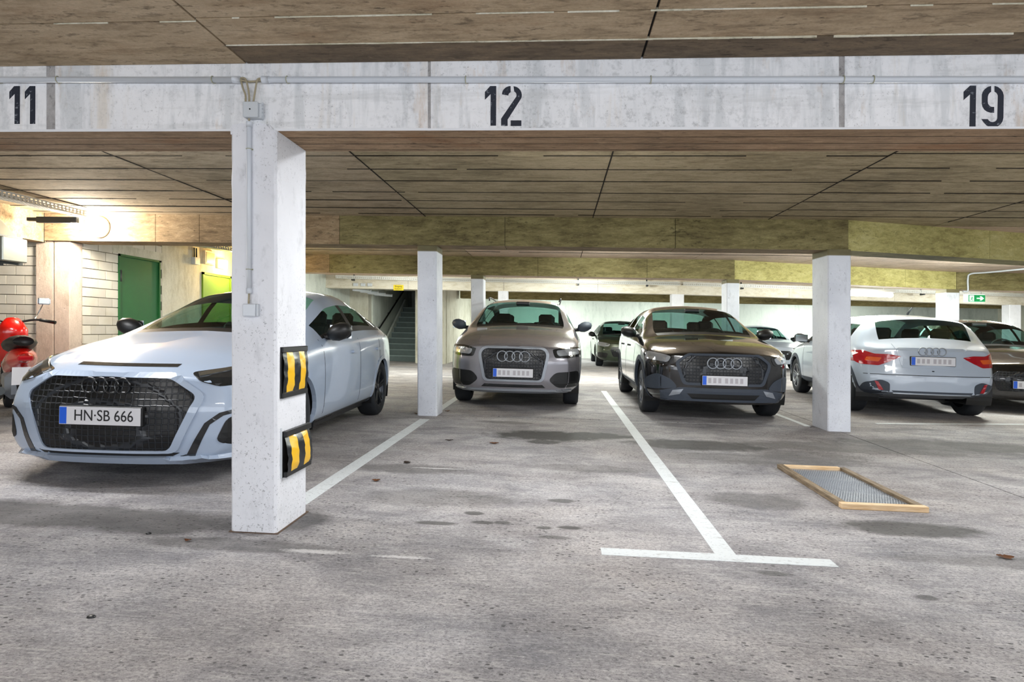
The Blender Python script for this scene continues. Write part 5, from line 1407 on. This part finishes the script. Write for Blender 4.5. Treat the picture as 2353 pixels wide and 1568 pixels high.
# ------------------------------------------------------------ red scooter at the left edge
def scooter():
    t = thing('motor_scooter', 'red motor scooter with black seat at the far left edge behind the white saloon', 'scooter')
    o = lambda name, bm, mat, sm=False, par=None: obj(name, bm, M[mat], par or t, smooth=sm, sh=False)
    def blob(pts, rad, mat, name, sz=(1, 1, 1)):
        bm = bmesh.new(); P_ = curve_pts(pts, 5)
        n = len(P_); rr = [float(q) for q in np.interp(np.linspace(0, len(rad)-1, n), range(len(rad)), rad)]; tube(bm, P_, rr, 14)
        cx = Vector((sum(p.x for p in P_)/n, 0, sum(p.z for p in P_)/n))
        for v in bm.verts: v.co.y *= sz[1]
        return o(name, bm, mat, True)
    for x in (-.62, .62):       # +x = tail
        bm = bmesh.new(); lathe(bm, [(.14, -.045), (.19, -.05), (.225, -.04), (.235, 0), (.225, .04), (.19, .05), (.14, .045)], 'y', 26, (x, 0, .235)); wh = o('wheel', bm, 'tyre', True)
        bm = bmesh.new(); lathe(bm, [(.15, -.03), (.06, -.035), (.02, -.05), (.02, .05), (.06, .035), (.15, .03)], 'y', 20, (x, 0, .235))
        for k in range(5):
            a = 2*PI*k/5; obox(bm, (x+.1*math.cos(a), 0, .235+.1*math.sin(a)), .1, .05, .025, Matrix.Rotation(-a, 3, 'Y'))
        o('rim', bm, 'rim', par=wh)
    blob([(.10, 0, .45), (.30, 0, .56), (.60, 0, .64), (.86, 0, .66)], [.09, .13, .12, .04], 'paint_red', 'tail_fairing', (1, 1.1, 1))
    blob([(-.60, 0, .50), (-.48, 0, .70), (-.42, 0, .92), (-.46, 0, 1.04)], [.08, .12, .11, .05], 'paint_red', 'front_shield', (1, 1.3, 1))
    blob([(-.86, 0, .42), (-.66, 0, .50), (-.42, 0, .46)], [.05, .09, .05], 'paint_red', 'front_mudguard')
    bm = bmesh.new(); box(bm, -.42, .30, -.15, .15, .27, .36, bevel=.03); o('footboard', bm, 'black')
    bm = bmesh.new(); box(bm, .10, .60, -.13, .13, .22, .50, bevel=.05); o('engine_cover', bm, 'silver_trim')
    blob([(.02, 0, .74), (.25, 0, .77), (.50, 0, .80), (.72, 0, .82)], [.07, .085, .08, .05], 'scooter_seat', 'seat', (1, 1.7, 1))
    bm = bmesh.new(); tube(bm, curve_pts([(-.30, -.34, 1.02), (-.38, -.2, 1.04), (-.43, 0, 1.0), (-.38, .2, 1.04), (-.30, .34, 1.02)], 4), .013, 8); hb = o('handlebar', bm, 'black')
    for s in (-1, 1):
        bm = bmesh.new(); tube(bm, [(-.36, s*.24, 1.04), (-.28, s*.38, 1.01)], .02, 8); o('grip', bm, 'black', par=hb)
        bm = bmesh.new(); tube(bm, [(-.40, s*.2, 1.05), (-.40, s*.27, 1.22)], .006, 6); obox(bm, (-.40, s*.28, 1.26), .02, .12, .08, None, bevel=.012); o('mirror', bm, 'chrome')
        bm = bmesh.new(); tube(bm, [(-.60, s*.07, .235), (-.47, s*.07, .60)], .02, 8); o('fork_leg', bm, 'steel_dark')
    bm = bmesh.new(); tube(bm, [(.25, -.16, .22), (.5, -.18, .25), (.78, -.18, .33)], [.025, .045, .045], 10); o('exhaust', bm, 'steel_dark')
    bm = bmesh.new(); obox(bm, (.90, 0, .655), .03, .13, .05, None, bevel=.012); o('tail_light', bm, 'red_lens')
    bm = bmesh.new(); obox(bm, (.88, 0, .48), .01, .20, .18, Matrix.Rotation(.2, 3, 'Y')); o('number_plate', bm, 'plate')
    bm = bmesh.new(); tube(bm, [(.05, .12, .3), (.1, .25, .0)], .012, 6); o('stand', bm, 'steel_dark')
    t.matrix_world = Matrix.Translation((-5.98, 6.1, K*5.98)) @ Matrix.Rotation(K, 4, 'Y') @ Matrix.Rotation(math.radians(-41), 4, 'Z')
scooter()
# ------------------------------------------------------------ bicycle by the slim column
bk = thing('bicycle', 'bicycle standing in the shade right of the slim column', 'bicycle')
def bo(name, bm, mat, par=None): return obj(name, bm, M[mat], par or bk, sh=False)
for x in (-.52, .52):
    bm = bmesh.new(); tube(bm, [(x+.33*math.cos(a), 0, .34+.33*math.sin(a)) for a in [2*PI*k/28 for k in range(29)]], .014, 6); wh = bo('wheel', bm, 'tyre')
    for k in range(12):
        a = 2*PI*k/12; bm = bmesh.new(); tube(bm, [(x, 0, .34), (x+.32*math.cos(a), 0, .34+.32*math.sin(a))], .0018, 4); bo('spoke', bm, 'rim', wh)
    bm = bmesh.new(); obox(bm, (x, -.02, .50), .07, .008, .035, None, bevel=.002); bo('reflector', bm, 'orange_lens', wh)
bm = bmesh.new()
for a, b in [((-.52, .34), (-.40, .95)), ((-.42, .86), (.12, .82)), ((-.45, .68), (.02, .34)), ((.02, .34), (.16, .96)), ((.02, .34), (.52, .34)), ((.52, .34), (.13, .80))]:
    tube(bm, [(a[0], 0, a[1]), (b[0], 0, b[1])], .015, 6)
bo('frame', bm, 'silver_trim')
bm = bmesh.new(); tube(bm, curve_pts([(-.26, -.30, 1.05), (-.34, -.15, 1.06), (-.41, 0, 1.0), (-.34, .15, 1.06), (-.26, .30, 1.05)], 3), .011, 6); bo('handlebar', bm, 'black')
bm = bmesh.new(); obox(bm, (.17, 0, .98), .26, .15, .05, None, bevel=.02); bo('saddle', bm, 'black')
bm = bmesh.new(); lathe(bm, [(.09, -.01), (.09, .01), (.0005, .01)], 'y', 16, (.02, -.03, .34)); bo('chainring', bm, 'steel_dark')
bk.matrix_world = Matrix.Translation((-1.62, 12.4, K*1.6)) @ Matrix.Rotation(K, 4, 'Y') @ Matrix.Rotation(math.radians(62), 4, 'Z')

# ------------------------------------------------------------ groups for the repeats
G = {'concrete_column': 'white concrete columns of the parking deck', 'concrete_beam': 'concrete beams under the ceiling', 'parking_line': 'white lines painted on the deck',
     'dry_leaf': 'dry leaves scattered on the deck', 'bumper_pad': 'striped bumper pads on the front column', 'tube_lamp': 'fluorescent tube lamps under the ceiling',
     'cable_tray': 'perforated cable trays under the ceiling', 'car': 'cars parked in the garage', 'black_pebble': 'black specks of litter on the deck'}
for o in list(C.objects):
    if o.parent is None and 'category' in o and o.name.split('.')[0] in G: o['group'] = G[o.name.split('.')[0]]
